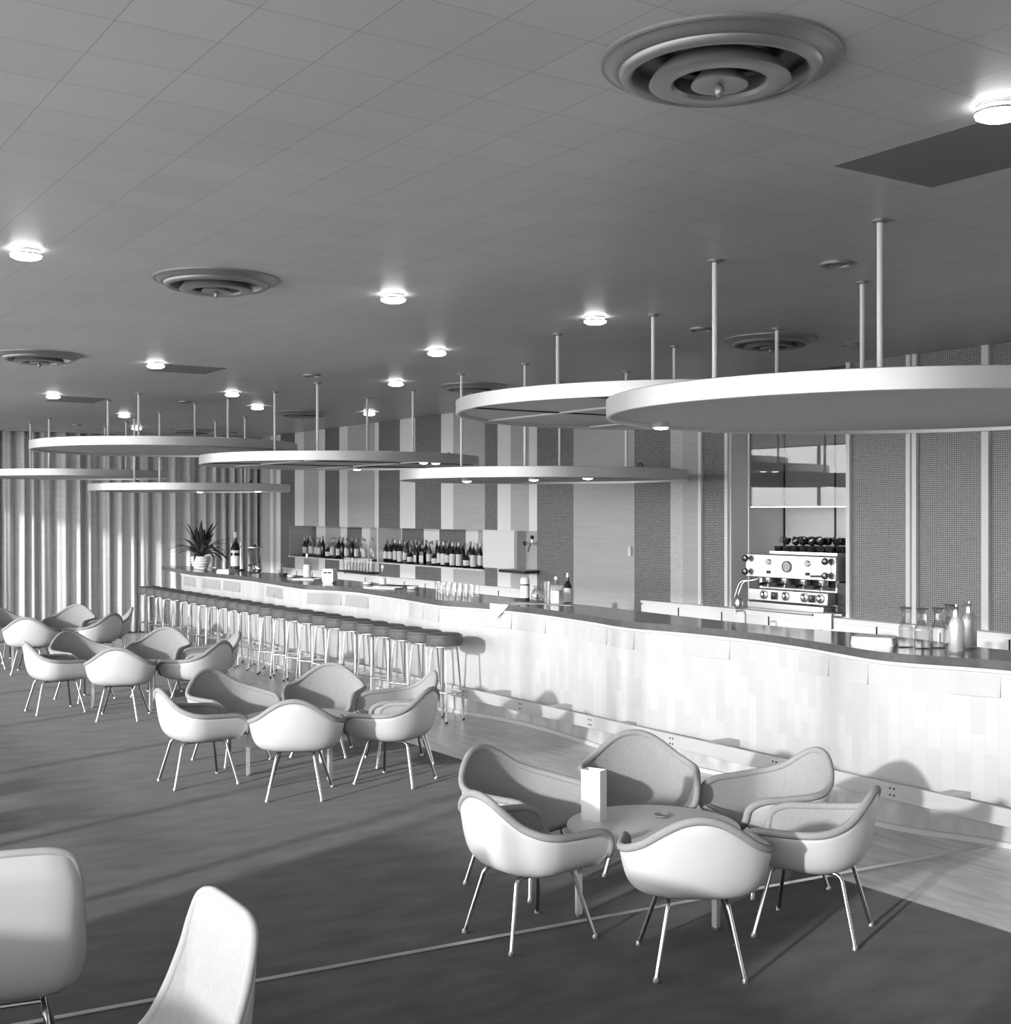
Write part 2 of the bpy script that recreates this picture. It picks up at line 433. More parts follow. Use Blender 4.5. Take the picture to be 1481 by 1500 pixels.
# ------------------------------------------------------------------ the bar
BC = [(-19.6, 6.43), (-19.346, 6.40), (-18.6, 6.30), (-17.94, 6.209), (-17.153, 6.165), (-16.664, 6.225), (-15.91, 6.268), (-15.328, 6.285), (-14.668, 6.234), (-14.0, 6.175),
      (-13.52, 6.140), (-13.30, 6.20), (-13.08, 6.33), (-12.605, 6.40), (-12.101, 6.36), (-11.637, 6.32), (-11.173, 6.269), (-10.715, 6.206), (-10.38, 6.178),
      (-10.151, 6.25), (-9.939, 6.315), (-9.66, 6.356), (-9.33, 6.385), (-8.961, 6.377), (-8.666, 6.35), (-8.379, 6.319), (-8.122, 6.29), (-7.8, 6.228), (-7.6, 6.215),
      (-7.459, 6.235), (-7.287, 6.282), (-7.074, 6.325), (-6.849, 6.35), (-6.63, 6.369), (-6.407, 6.377), (-6.167, 6.357), (-5.859, 6.31), (-5.617, 6.256),
      (-5.345, 6.187), (-5.154, 6.145), (-4.982, 6.167), (-4.806, 6.235), (-4.669, 6.292), (-4.532, 6.35), (-4.2, 6.39), (-3.8, 6.36), (-3.3, 6.27), (-2.8, 6.17), (-2.4, 6.2), (-2.0, 6.34), (-1.5, 6.39), (-1.0, 6.35)]
_bx = np.array([p[0] for p in BC]); _by = np.array([p[1] for p in BC])
_gx = np.arange(-19.6, -1.0, .02); _gy = np.interp(_gx, _bx, _by)
_k = np.hanning(21); _k /= _k.sum(); _gy = np.convolve(np.pad(_gy, 10, mode='edge'), _k, 'valid')
def bary(x): return float(np.interp(x, _gx, _gy))
def barn(x):
    d = (bary(x + .02) - bary(x - .02)) / .04
    return Vector((d, -1, 0)).normalized()            # outward normal towards the lounge
def ribbon(mb, x0, x1, prof, step=.06):
    """sweep a (offset towards lounge, z) profile along the wavy front"""
    n = max(2, int((x1 - x0) / step)); rows = []
    for o, z in prof:
        r = []
        for i in range(n + 1):
            x = x0 + (x1 - x0) * i / n; nv = barn(x); r.append((x + nv.x * o, bary(x) + nv.y * o, z))
        rows.append(r)
    return mb.grid(rows), rows
BX0, BX1 = -17.98, -1.2
bar = thing('bar_counter', 'long wavy bar counter faced in pale wood blocks', 'bar counter', (-9.6, 6.5, 0))
OFF = Vector((9.6, -6.5, 0))
def shift(mb): mb.v = [tuple(Vector(p) + OFF) for p in mb.v]; return mb
mb = MB()
_, rows = ribbon(mb, BX0, BX1, [(0, .03), (0, 1.012)])
n_ = len(rows[0])
mb.add([rows[0][0], (BX0, 6.78, .03), (BX0, 6.78, 1.012), rows[1][0]], [(0, 3, 2, 1)])
mb.add([rows[0][-1], (BX1, 6.78, .03), (BX1, 6.78, 1.012), rows[1][-1]], [(0, 1, 2, 3)])
mb.add([(BX0, 6.78, .03), (BX1, 6.78, .03), (BX1, 6.78, 1.012), (BX0, 6.78, 1.012)], [(0, 3, 2, 1)])
shift(mb).build('front', M['veneer'], bar)
mb = MB(); ribbon(mb, BX0, BX1, [(.004, .032), (.004, .17)]); shift(mb).build('base_band', M['marble'], bar, label='mottled stone band at the foot of the bar')
mb = MB(); ribbon(mb, BX0 - .01, BX1, [(.03, 0), (.03, .03), (.0, .033)]); shift(mb).build('skirting', M['skirting'], bar, label='thin pale skirting strip')
mb = MB(); ribbon(mb, BX0 - .02, BX1, [(.0, .985), (.012, .99), (.012, 1.010), (0, 1.011)]); shift(mb).build('top_moulding', M['skirting'], bar, label='thin pale strip under the bar top')
# relief panels: each leans out of the front
REL = [(277, 286), (288, 296), (306, 326), (331, 352), (393, 407), (409, 422), (463, 491), (496, 527), (600, 626), (629, 654), (688, 736), (738, 785),
       (859, 891), (901, 936), (993, 1055), (1163, 1216), (1229, 1289), (1389, 1452)]
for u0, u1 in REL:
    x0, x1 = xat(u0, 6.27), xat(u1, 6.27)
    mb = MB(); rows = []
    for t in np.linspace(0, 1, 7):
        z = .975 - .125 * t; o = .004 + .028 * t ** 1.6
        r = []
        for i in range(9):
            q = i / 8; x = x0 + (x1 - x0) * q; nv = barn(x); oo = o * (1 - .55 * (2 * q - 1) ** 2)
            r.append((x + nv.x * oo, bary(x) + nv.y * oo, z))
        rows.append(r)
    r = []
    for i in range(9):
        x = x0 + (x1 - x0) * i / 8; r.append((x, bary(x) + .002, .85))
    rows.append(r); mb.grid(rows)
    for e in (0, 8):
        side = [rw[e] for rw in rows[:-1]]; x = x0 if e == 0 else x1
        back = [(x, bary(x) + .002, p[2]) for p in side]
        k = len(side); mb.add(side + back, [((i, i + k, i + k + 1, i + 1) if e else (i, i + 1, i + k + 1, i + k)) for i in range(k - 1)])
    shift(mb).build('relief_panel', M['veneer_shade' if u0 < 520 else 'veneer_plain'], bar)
# foot plank on brackets
pk = MB().box(-17.7, BX1, 6.085, 6.11, .192, .292); shift(pk).build('foot_plank', M['veneer_grey'], bar, bevel=.004, label='straight pale foot plank along the bar')
for x in np.arange(-17.4, -1.3, .98):
    q = MB(); q.box(x - .05, x + .05, 6.11, bary(x) + .01, .20, .285); shift(q).build('bracket', M['veneer_plain'], bar, smooth=False)
for x in (-6.98, -5.95, -4.99, -7.96, -8.94, -9.9):
    for dx in (-.015, .015):
        for dz in (.222, .262):
            q = MB().lathe([(.006, 0), (.006, .004)], 8, (x + dx, 6.085, dz), Matrix.Rotation(PI / 2, 3, 'X'))
            shift(q).build('bolt', M['black'], bar, smooth=False)
# bar top, a slab of its own
TZ = 1.065
n_ = 330; fr_, bk_ = [], []
for i in range(n_ + 1):
    x = -19.35 + (BX1 + 19.35) * i / n_; nv = barn(x)
    fr_.append((x + nv.x * .022, bary(x) + nv.y * .022))
    bk_.append((x, float(np.interp(x, [-19.4, -19.0, -16, -12.6, -11, -9, -8.2, -7.3, -6.5, -5.8, -5.2, -4.9, -4, -1], [6.52, 6.7, 6.95, 7.02, 6.97, 6.94, 6.89, 6.84, 6.86, 6.99, 6.92, 6.85, 6.95, 6.9]))))
mb = MB()
P4 = [[(x, y, 1.012) for x, y in fr_], [(x, y, TZ) for x, y in fr_], [(x, y, TZ) for x, y in bk_], [(x, y, 1.012) for x, y in bk_], [(x, y, 1.012) for x, y in fr_]]
mb.grid(P4)
for e, fl in ((0, 0), (n_, 1)):
    q = [P4[j][e] for j in range(4)]; mb.add(q, [(0, 3, 2, 1) if fl else (0, 1, 2, 3)])
tag(mb.build('worktop', M['bar_top']), 'dark glossy wavy worktop lying on the pale bar', 'bar top')

# white back-counter cabinets along the wall
def cabinets(us, tagw):
    for i, (a, b) in enumerate(zip(us, us[1:])):
        c = thing('back_cabinet', '', 'cabinet', ((a + b) / 2, 8.16, 0), 0, 'white cabinets under the back wall')
        w_ = (b - a) / 2
        MB().box(-w_, w_, -.02, .028, .08, 1.0).build('body', M['white_paint'], c, smooth=False)
        MB().box(-w_, w_, -.045, .028, 1.0, 1.027).build('worktop', M['white_paint'], c, smooth=False)
        MB().box(-w_ + .002, w_ - .011, -.04, -.02, .1, .985).build('door', M['white_paint'], c, smooth=False, bevel=.003)
        MB().box(w_ - .010, w_ - .001, -.043, -.022, .1, .985).build('seam', M['black'], c, smooth=False)
        c['label'] = tagw[i]
ORD = ['first', 'second', 'third', 'fourth', 'fifth', 'sixth', 'seventh', 'eighth', 'ninth', 'tenth', 'eleventh', 'twelfth', 'thirteenth', 'fourteenth', 'fifteenth',
       'sixteenth', 'seventeenth', 'eighteenth', 'nineteenth', 'twentieth', 'twenty-first', 'twenty-second', 'twenty-third', 'twenty-fourth', 'twenty-fifth', 'twenty-sixth', 'twenty-seventh',
       'twenty-eighth', 'twenty-ninth', 'thirtieth', 'thirty-first', 'thirty-second']
cabinets([-18.69, -18.14, -17.56, -16.7, -15.81, -14.68, -14.12, -13.25, -12.39, -11.6], ['white cabinet under the bottle niche, %s from the curtain end' % ORD[i] for i in range(9)])
cabinets([-9.78, -9.21, -8.61, -8.01, -7.4, -6.81, -6.2, -5.6, -5.0, -4.4], ['white cabinet %s to the right of the grey door' % ORD[i] for i in range(9)])

# ------------------------------------------------------------------ ceiling fittings
def vent(x, y, label):
    t = thing('air_vent', label, 'air vent', (x, y, CEIL), 0, 'round ceiling air vents')
    if vent.proto is None:
        vent.proto = t
        S = .33
        MB().lathe([(S, 0), (S, -.008), (S * .985, -.012), (S * .96, -.010), (S * .945, -.012), (S * .92, -.020), (S * .885, -.028), (S * .86, -.030), (S * .845, -.028), (S * .835, -.030), (S * .825, -.040), (S * .80, -.047),
                    (S * .77, -.050), (S * .74, -.047), (S * .72, -.038), (S * .71, 0)], 72, cap0=False, cap1=False).build('outer_ring', M['vent'], t)
        MB().lathe([(S * .72, -.002), (.001, -.002)], 48, cap0=False).build('throat', M['black'], t, label='black throat of the vent')
        MB().lathe([(S * .44, -.01), (S * .52, -.03), (S * .575, -.055), (S * .585, -.064), (S * .56, -.068), (S * .46, -.070), (S * .40, -.068), (S * .38, -.058), (S * .40, -.02)], 56, cap0=False, cap1=False).build('middle_ring', M['vent'], t)
        MB().lathe([(S * .10, -.01), (S * .20, -.05), (S * .235, -.066), (S * .235, -.072), (S * .20, -.074), (.001, -.068)], 44, cap0=False).build('inner_dish', M['vent'], t)
        MB().ball((0, 0, -.085), .0145, 14, 8, 1.2).build('knob', M['vent'], t)
        return t
    COL.objects.unlink(t); bpy.data.objects.remove(t)
    return dup(vent.proto, (x, y, CEIL), 0, label)
vent.proto = None
vent(-2.553, 2.399, 'large round metal air vent nearest the camera')
vent(-6.43, 2.415, 'round air vent in the lounge ceiling left of the middle')
vent(-10.3, 2.41, 'round air vent at the left edge of the ceiling')
vent(-6.48, 6.585, 'round air vent above the big canopies at right')
vent(-10.5, 6.58, 'round air vent behind the pole of the middle canopy')
vent(-14.5, 6.58, 'round air vent above the striped wall at its left part')
vent(-18.6, 6.59, 'round air vent in the far corner near the curtain')

def lamp_fit(x, y, label, lit=True):
    pr = lamp_fit.p[lit]
    if pr is None:
        t = thing('ceiling_lamp', label, 'ceiling lamp', (x, y, CEIL), 0, 'lit round ceiling lamps' if lit else 'unlit round ceiling fittings')
        lamp_fit.p[lit] = t
        R = .072 if lit else .08
        if lit:
            MB().lathe([(R * .93, 0), (R * .93, -.012), (R * .8, -.014)], 28, cap0=False, cap1=False).build('ring', M['chrome'], t)
            MB().lathe([(R * .8, 0), (R * .8, -.018), (R * .9, -.02), (R, -.026), (R * .97, -.038), (R * .7, -.047), (.001, -.05)], 28, cap0=False).build('glass', M['lamp'], t)
            MB().lathe([(R * 1.02, -.022), (R * 1.05, -.026), (R * 1.02, -.030)], 28, cap0=False, cap1=False).build('rim', M['steel'], t)
        else:
            MB().lathe([(R, 0), (R, -.012), (R * .86, -.018), (R * .8, -.01), (R * .78, 0)], 28, cap0=False, cap1=False).build('ring', M['vent'], t)
            MB().lathe([(R * .78, -.004), (.001, -.004)], 24, cap0=False).build('socket', M['black'], t)
            MB().lathe([(R * .3, -.004), (R * .45, -.014), (.001, -.018)], 18, cap0=False).build('bulb', M['steel'], t)
        return t
    return dup(pr, (x, y, CEIL), 0, label)
lamp_fit.p = {True: None, False: None}
for x, y, l in ((-2.36, 3.37, 'lit round ceiling lamp at the upper right, nearest the camera'), (-6.2, 1.39, 'lit ceiling lamp at the left edge, above the round vent'),
                (-6.332, 3.43, 'lit ceiling lamp in the middle of the ceiling, right of the vent'), (-6.355, 4.9, 'lit ceiling lamp just left of the tall canopy poles'),
                (-8.312, 4.882, 'lit ceiling lamp above the middle canopy, second row'), (-10.528, 5.732, 'lit ceiling lamp left of the vent behind the middle canopy'),
                (-10.325, 3.35, 'lit ceiling lamp right of the leftmost vent'), (-12.425, 4.836, 'lit ceiling lamp above the long left canopy'),
                (-13.866, 5.707, 'lit ceiling lamp just right of the long left canopy poles'), (-13.681, 3.342, 'lit ceiling lamp near the left edge, far row'),
                (-15.959, 4.773, 'lit ceiling lamp above the left canopy poles, near the curtain'), (-13.955, 7.222, 'lit ceiling lamp close to the striped wall'),
                (-18.306, 5.655, 'farthest lit ceiling lamp, just in front of the curtain')):
    lamp_fit(x, y, l)
for x, y, l in ((-4.316, 4.843, 'unlit ceiling fitting above the largest canopy'), (-6.366, 5.813, 'unlit ceiling fitting left of the vent above the big canopies'),
                (-6.326, 7.259, 'unlit ceiling fitting right of the vent above the big canopies'), (-10.473, 4.837, 'unlit ceiling fitting at the pole of the long left canopy'),
                (-13.794, 4.819, 'unlit ceiling fitting above the left canopy'), (-18.346, 4.804, 'unlit ceiling fitting in front of the curtain at left'),
                (-18.745, 7.295, 'unlit ceiling fitting in the far corner by the striped wall')):
    lamp_fit(x, y, l, False)

# hanging round canopies
def canopy(cx, cy, R, z, poles, lamps, label, hooks=(), quarters=False):
    t = thing('round_canopy', label, 'canopy', (cx, cy, z), 0, 'round hanging canopies over the bar')
    H_ = .092
    MB().lathe([(R - .02, .002), (R - .004, 0), (R, .004), (R, H_ - .003), (R - .004, H_), (R - .02, H_), (R - .02, .002)], 128, cap0=False, cap1=False).build('rim', M['aluminium'], t)
    MB().lathe([(.001, .022), (R - .02, .022), (R - .02, .04), (.001, .04)], 96, cap0=False, cap1=False).build('board', M['disc_under'], t)
    if quarters:
        for y_ in (-.69, .36):
            c_ = math.sqrt((R - .025) ** 2 - y_ * y_); MB().box(-c_, c_, y_ - .014, y_ + .014, .010, .022).build('seam_strip', M['disc_seam'], t, smooth=False)
        for x_ in (-.44, .62):
            c_ = math.sqrt((R - .025) ** 2 - x_ * x_); MB().box(x_ - .02, x_ + .02, -c_, c_, .014, .022).build('shadow_gap', M['black'], t, smooth=False)
    for (px, py) in poles:
        lx, ly = px - cx, py - cy
        p = MB().tube([(lx, ly, .04), (lx, ly, CEIL - z)], .0125, 12).build('pole', M['white_trim'], t)
        MB().lathe([(.035, CEIL - z), (.035, CEIL - z - .008), (.013, CEIL - z - .014)], 18, (lx, ly, 0), cap0=False, cap1=False).build('ceiling_rose', M['vent'], p)
        MB().lathe([(.03, .04), (.03, .05), (.014, .075), (.013, .095)], 14, (lx, ly, 0), cap0=False).build('foot_collar', M['steel'], p)
    for (lx, ly) in lamps:
        q_ = math.hypot(lx - cx, ly - cy); q_ = min(1.0, (R - .10) / q_); lx, ly = cx + (lx - cx) * q_, cy + (ly - cy) * q_
        l_ = MB().lathe([(.045, .022), (.048, .0), (.043, -.006)], 22, (lx - cx, ly - cy, 0), cap0=False, cap1=False).build('spot', M['aluminium'], t)
        MB().lathe([(.043, -.004), (.034, -.014), (.001, -.019)], 20, (lx - cx, ly - cy, 0), cap0=False).build('lens', M['lens'], l_)
    for (lx, ly) in hooks:
        a = [(lx - cx + .05 * math.cos(q), ly - cy, .04 + .09 * math.sin(q)) for q in np.linspace(0, PI, 12)]
        MB().tube(a, .006, 6).build('cable_loop', M['black'], t)
    return t
def on_disc(u, v, z): return at(u, v, z)
def sq(cx, cy, a=.525, b=.55): return [(cx - a, cy - b), (cx + a, cy - b), (cx - a, cy + b), (cx + a, cy + b)]
canopy(-4.122, 5.049, 1.427, 2.388, [(-4.60, 4.29), (-3.578, 4.284), (-4.599, 5.364), (-3.58, 5.36)], [on_disc(968, 627, 2.38)], 'largest round canopy, nearest the camera at the right')
canopy(-6.534, 5.758, 1.528, 2.578, [(-6.09, 5.157), (-7.113, 5.155), (-7.16, 6.27), (-6.084, 6.242)], [], 'highest round canopy with seamed board underside, just behind the largest', quarters=True)
canopy(-9.347, 6.615, 1.306, 2.196, [(-9.679, 5.942), (-8.704, 5.97), (-9.71, 7.06), (-8.68, 7.04)], [on_disc(684, 705, 2.19), on_disc(782, 703, 2.19), on_disc(870, 700, 2.19)],
       'low round canopy with three spot lamps in the middle of the bar', hooks=[(-9.0, 7.25), (-8.2, 6.8)])
canopy(-11.708, 5.733, 1.422, 2.387, [(-12.182, 5.206), (-11.113, 5.19), (-12.249, 6.314), (-11.201, 6.296)], [on_disc(523, 688, 2.38), on_disc(652, 677, 2.39), on_disc(683, 674, 2.39)],
       'wide round canopy left of the middle, just behind the low one', hooks=[(-11.0, 6.6)], quarters=True)
canopy(-13.55, 4.52, 1.42, 2.575, [(-14.075, 4.03), (-13.1, 4.07), (-14.0, 5.0), (-13.1, 5.05)], [], 'upper round canopy at the left, in front of the curtain')
canopy(-16.02, 5.664, 1.289, 2.179, [(-16.6, 5.1), (-15.5, 5.08), (-16.55, 6.2), (-15.6, 6.25)], [on_disc(293, 721, 2.17), on_disc(378, 720, 2.17)], 'low round canopy with two spot lamps in front of the curtain', hooks=[(-15.3, 6.2)])
canopy(-17.925, 4.689, 1.25, 2.386, [(-18.3, 4.16), (-17.25, 4.16), (-18.5, 5.25), (-17.3, 5.2)], [], 'round canopy at the far left edge before the curtain')

# ------------------------------------------------------------------ bar stools
def make_stool(loc, label):
    t = thing('bar_stool', label, 'bar stool', loc, math.radians(20), 'bar stools in a row along the bar')
    R, z0, z1 = .166, .695, .805
    prof = [(.01, z0), (R - .012, z0), (R - .002, z0 + .008), (R, z0 + .02), (R, z1 - .03), (R - .006, z1 - .012), (R - .03, z1 - .002), (.01, z1)]
    c = MB().lathe(prof, 32).build('seat', M['pad'], t)
    MB().lathe([(R + .001, z1 - .034), (R + .004, z1 - .03), (R + .001, z1 - .026)], 32, cap0=False, cap1=False).build('piping', M['pad'], c)
    MB().lathe([(.12, z0 - .012), (.12, z0)], 20).build('seat_plate', M['steel'], t)
    for k in range(4):
        a = PI / 4 + k * PI / 2; ca, sa = math.cos(a), math.sin(a)
        MB().tube(fillet([(.05 * ca, .05 * sa, z0 - .018), (.115 * ca, .115 * sa, z0 - .018), (.175 * ca, .175 * sa, .006)], .03), .009, 8).build('leg', M['chrome'], t)
        MB().lathe([(.011, 0), (.011, .02)], 8, (.176 * ca, .176 * sa, 0)).build('foot_cap', M['rubber'], t)
    r = .157; q = [(r * math.cos(PI / 4 + k * PI / 2), r * math.sin(PI / 4 + k * PI / 2), .27) for k in range(4)]
    MB().tube(q, .008, 8, closed=True).build('foot_rest', M['chrome'], t)
    return t
stool0 = None
for k in range(25):
    x = -9.90 - .358 * k; loc = (x, 5.90 + RND.uniform(-.01, .01), 0)
    l = 'round dark-seated bar stool, %s from the near end of the row' % ORD[k] if k < 24 else 'round dark-seated bar stool at the curtain end of the row'
    if k == 0: l = 'round dark-seated bar stool at the near end of the row'
    if stool0 is None: stool0 = make_stool(loc, l)
    else: dup(stool0, loc, math.radians(20 + RND.uniform(-8, 8)), l)

# ------------------------------------------------------------------ chairs
def catmull(P, n):
    P = [Vector(p) for p in P]; m = len(P); out = []
    for i in range(m):
        a, b, c, d = P[(i - 1) % m], P[i], P[(i + 1) % m], P[(i + 2) % m]
        for k in range(n):
            t = k / n
            out.append(.5 * ((2 * b) + (c - a) * t + (2 * a - 5 * b + 4 * c - d) * t * t + (3 * b - a - 3 * c + d) * t ** 3))
    return out
def shell_rows(half, C, zb, flare, nu=12, nth=5):
    full = half + [(-x, y, z) for x, y, z in half[-2:0:-1]]
    rim = catmull(full, nth)
    rows = []
    for j in range(nu + 1):
        t = (j / nu); r = []
        for p in rim:
            d = Vector((p.x - C[0], p.y - C[1], 0))
            front = max(0.0, min(1.0, (p.z - C[2] - .02) / .10))       # 0 at the waterfall front, 1 where the wall stands
            front = front * front * (3 - 2 * front)
            P0 = Vector(C); P3 = p
            P1 = Vector((C[0], C[1], 0)) + d * (.5 + .32 * front); P1.z = C[2] + (zb - C[2]) * front + (1 - front) * .01
            k = flare * front + .86 * (1 - front)
            P2 = Vector((C[0], C[1], 0)) + d * k
            P2.z = (zb + .06 * (p.z - zb)) * front + (p.z + .012) * (1 - front)
            r.append(P0 * (1 - t) ** 3 + P1 * 3 * t * (1 - t) ** 2 + P2 * 3 * t * t * (1 - t) + P3 * t ** 3)
        rows.append(r)
    return rim, rows
def offset_rows(rows, d):
    """inner skin: the grid moved along its upward / inward normals"""
    m, n = len(rows), len(rows[0]); out = []
    for j in range(m):
        r = []
        for k in range(n):
            a = rows[min(j + 1, m - 1)][k] - rows[max(j - 1, 0)][k]; b = rows[max(j, 1)][(k + 1) % n] - rows[max(j, 1)][(k - 1) % n]
            nv = b.cross(a)
            if nv.length < 1e-9: nv = Vector((0, 0, 1))
            nv.normalize()
            if j == 0: nv = Vector((0, 0, 1))
            r.append(rows[j][k] + nv * d)
        out.append(r)
    return out
SHELL_OUT = 1
def chair_base(t, zf=.305):
    for s in (-1, 1):
        MB().tube(fillet([(s * .12, .0, zf), (s * .12, .155, zf), (s * .215, .215, .004)], .035, 6), .0095, 10).build('front_leg', M['chrome'], t)
        MB().tube(fillet([(s * .12, .0, zf), (s * .12, -.15, zf), (s * .18, -.225, .004)], .035, 6), .0095, 10).build('rear_leg', M['chrome'], t)
        for (x, y) in ((s * .215, .215), (s * .18, -.225)):
            MB().lathe([(.013, 0), (.013, .006), (.0105, .018)], 10, (x, y, 0)).build('glide', M['steel'], t)
    MB().tube([(-.12, .07, zf), (.12, .07, zf)], .008, 8).build('crossbar', M['chrome'], t)
    MB().tube([(-.12, -.07, zf), (.12, -.07, zf)], .008, 8).build('crossbar', M['chrome'], t)
def make_armchair(loc, rz, label):
    t = thing('armchair', label, 'armchair', loc, rz, 'upholstered shell armchairs around the low tables')
    half = [(0, .272, .345), (.12, .272, .346), (.215, .274, .354), (.258, .272, .395), (.272, .256, .458), (.286, .19, .490), (.300, .10, .496), (.313, .01, .501), (.318, -.075, .508), (.292, -.150, .522),
            (.232, -.215, .556), (.155, -.258, .612), (.078, -.280, .654), (0, -.287, .668)]
    rim, rows = shell_rows(half, (0, .0, .312), .298, .90, 16)
    MB().grid(rows, True).build('shell', M['shell'], t, solid=(.007, SHELL_OUT))
    pad = offset_rows(rows, .016)
    up = MB().grid(pad, True).build('upholstery', M['fabric'], t)
    edge = [a.lerp(b, .5) for a, b in zip(pad[-1], rows[-1])]
    MB().tube(edge, .018, 10, closed=True).build('edge_roll', M['fabric'], up)
    chair_base(t)
    return t
arm0 = None
def chair_group(gx, gy, spec, gname):
    global arm0
    for (ang, r, tw, nm) in spec:
        a = math.radians(ang); loc = (gx + r * math.cos(a), gy + r * math.sin(a), .006)
        rz = a + PI / 2 + math.radians(tw)            # local +y looks at the table
        l = 'white armchair %s, %s' % (nm, gname)
        if arm0 is None: arm0 = make_armchair(loc, rz, l)
        else: dup(arm0, loc, rz, l)
N1 = ['seen from behind at left', 'in profile at far left', 'facing us at back', 'turned sideways at back right', 'half turned away at right', 'seen straight from behind']
def spec(a): return [(p[0], p[1], p[2], n) for p, n in zip(a, N1)]
chair_group(-4.63, 3.92, spec([(265.66, 0.6945, 6.54), (202.36, 0.7562, -3.86), (144.88, 0.7742, 2.62), (90.18, 0.7924, -17.68), (34.44, 0.7514, -4.94), (333.77, 0.703, -8.77)]), 'nearest low table')
chair_group(-8.48, 3.82, spec([(260.83, 0.7362, 8.17), (199.18, 0.7718, -1.78), (141.76, 0.7768, 1.24), (88.34, 0.8117, -14.34), (36.36, 0.7746, -3.36), (334.58, 0.6941, -4.58)]), 'second low table')
chair_group(-12.30, 3.76, spec([(263.5, 0.7212, 9.5), (201.15, 0.7754, -0.15), (143.73, 0.7838, 1.27), (89.36, 0.7996, -13.36), (36.23, 0.766, -3.23), (335.14, 0.7008, -2.14)]), 'third low table')
chair_group(-16.15, 3.84, spec([(263.5, 0.7212, 9.5), (201.15, 0.7754, -0.15), (143.73, 0.7838, 1.27), (89.36, 0.7996, -13.36), (36.23, 0.766, -3.23), (335.14, 0.7008, -2.14)]), 'farthest low table')

def make_table(loc, label):
    t = thing('low_table', label, 'table', loc, math.radians(20), 'low round tables')
    MB().lathe([(.40, .385), (.412, .388), (.415, .395), (.415, .405), (.412, .411), (.40, .413), (.01, .413)], 56, cap1=True).build('tabletop', M['table_top'], t)
    for k in range(3):
        a = math.radians(110 - 20) + k * 2 * PI / 3 + math.radians(140); x, y = .40 * math.cos(a), .40 * math.sin(a)
        p = [(-.014, -.014), (.014, -.014), (.014, .014), (-.014, .014)]
        l_ = MB().prism(p, .012, .385, Matrix.Translation((x * .93, y * .93, 0)) @ Matrix.Rotation(a, 4, 'Z')).build('leg', M['aluminium'], t, smooth=False)
        MB().lathe([(.014, 0), (.014, .012)], 10, (x * .93, y * .93, 0)).build('glide', M['steel'], l_)
    MB().lathe([(.10, .37), (.10, .385)], 20).build('top_plate', M['black'], t)
    return t
tb0 = make_table((-4.63, 3.92, .006), 'low round pale table nearest the camera with a white holder on it')
dup(tb0, (-8.48, 3.82, .006), math.radians(20), 'low round pale table at the second seating group')
dup(tb0, (-12.30, 3.76, .006), math.radians(20), 'low round pale table at the third seating group')
dup(tb0, (-16.15, 3.84, .006), math.radians(20), 'low round pale table at the farthest seating group')
# white open holder standing on the near table
TT = .006 + .413
hd = thing('menu_holder', 'tall white open-topped box standing on the near low table', 'holder', (-4.86, 3.74, TT), math.radians(24))
q = MB(); w_, d_, h_, t_ = .052, .034, .245, .003
for (a, b, c, e) in ((-w_, w_, -d_, -d_ + t_), (-w_, w_, d_ - t_, d_), (-w_, -w_ + t_, -d_ + t_, d_ - t_), (w_ - t_, w_, -d_ + t_, d_ - t_)): q.box(a, b, c, e, 0, h_)
q.box(-w_ + t_, w_ - t_, -d_ + t_, d_ - t_, 0, .004); q.build('box', M['white_paint'], hd, smooth=False)
tag(MB().lathe([(.025, 0), (.036, .004), (.038, .014), (.034, .014), (.03, .007), (.001, .006)], 24, cap1=False).build('ashtray', M['vent'], loc=(-4.72, 4.05, TT)), 'small round ashtray lying on the near low table', 'ashtray')

# two pale side chairs at the lower left
def make_sidechair(loc, rz, label):
    t = thing('side_chair', label, 'side chair', loc, rz, 'pale side chairs in the foreground')
    half = [(0, .25, .405), (.12, .25, .407), (.21, .235, .413), (.25, .18, .424), (.252, .09, .438), (.250, .0, .462), (.248, -.08, .52), (.243, -.13, .60), (.235, -.168, .69), (.224, -.197, .78), (.196, -.218, .85), (.14, -.228, .874), (.07, -.23, .879), (0, -.23, .88)]
    rim, rows = shell_rows(half, (0, .02, .392), .372, .93, 14)
    MB().grid(rows, True).build('shell', M['shell'], t, solid=(.007, SHELL_OUT))
    pad = offset_rows(rows, .022)
    up = MB().grid(pad, True).build('upholstery', M['pale_fabric'], t)
    edge = [a.lerp(b, .5) for a, b in zip(pad[-1], rows[-1])]
    MB().tube(edge, .0135, 10, closed=True).build('edge_roll', M['pale_fabric'], up)
    chair_base(t, .37)
    return t
def by_top(u, v, rz):                                  # stand a side chair so that its back top sits there
    x, y = at(u, v, .89); a = math.radians(rz)
    return (x - .23 * math.sin(a), y + .23 * math.cos(a), .006)
sc0 = make_sidechair(by_top(6, 1252, 80), math.radians(80), 'pale shell side chair cut off by the left edge, seen from behind')
dup(sc0, by_top(342, 1318, 180), math.radians(180), 'pale shell side chair in front at the lower left, seen from its side')
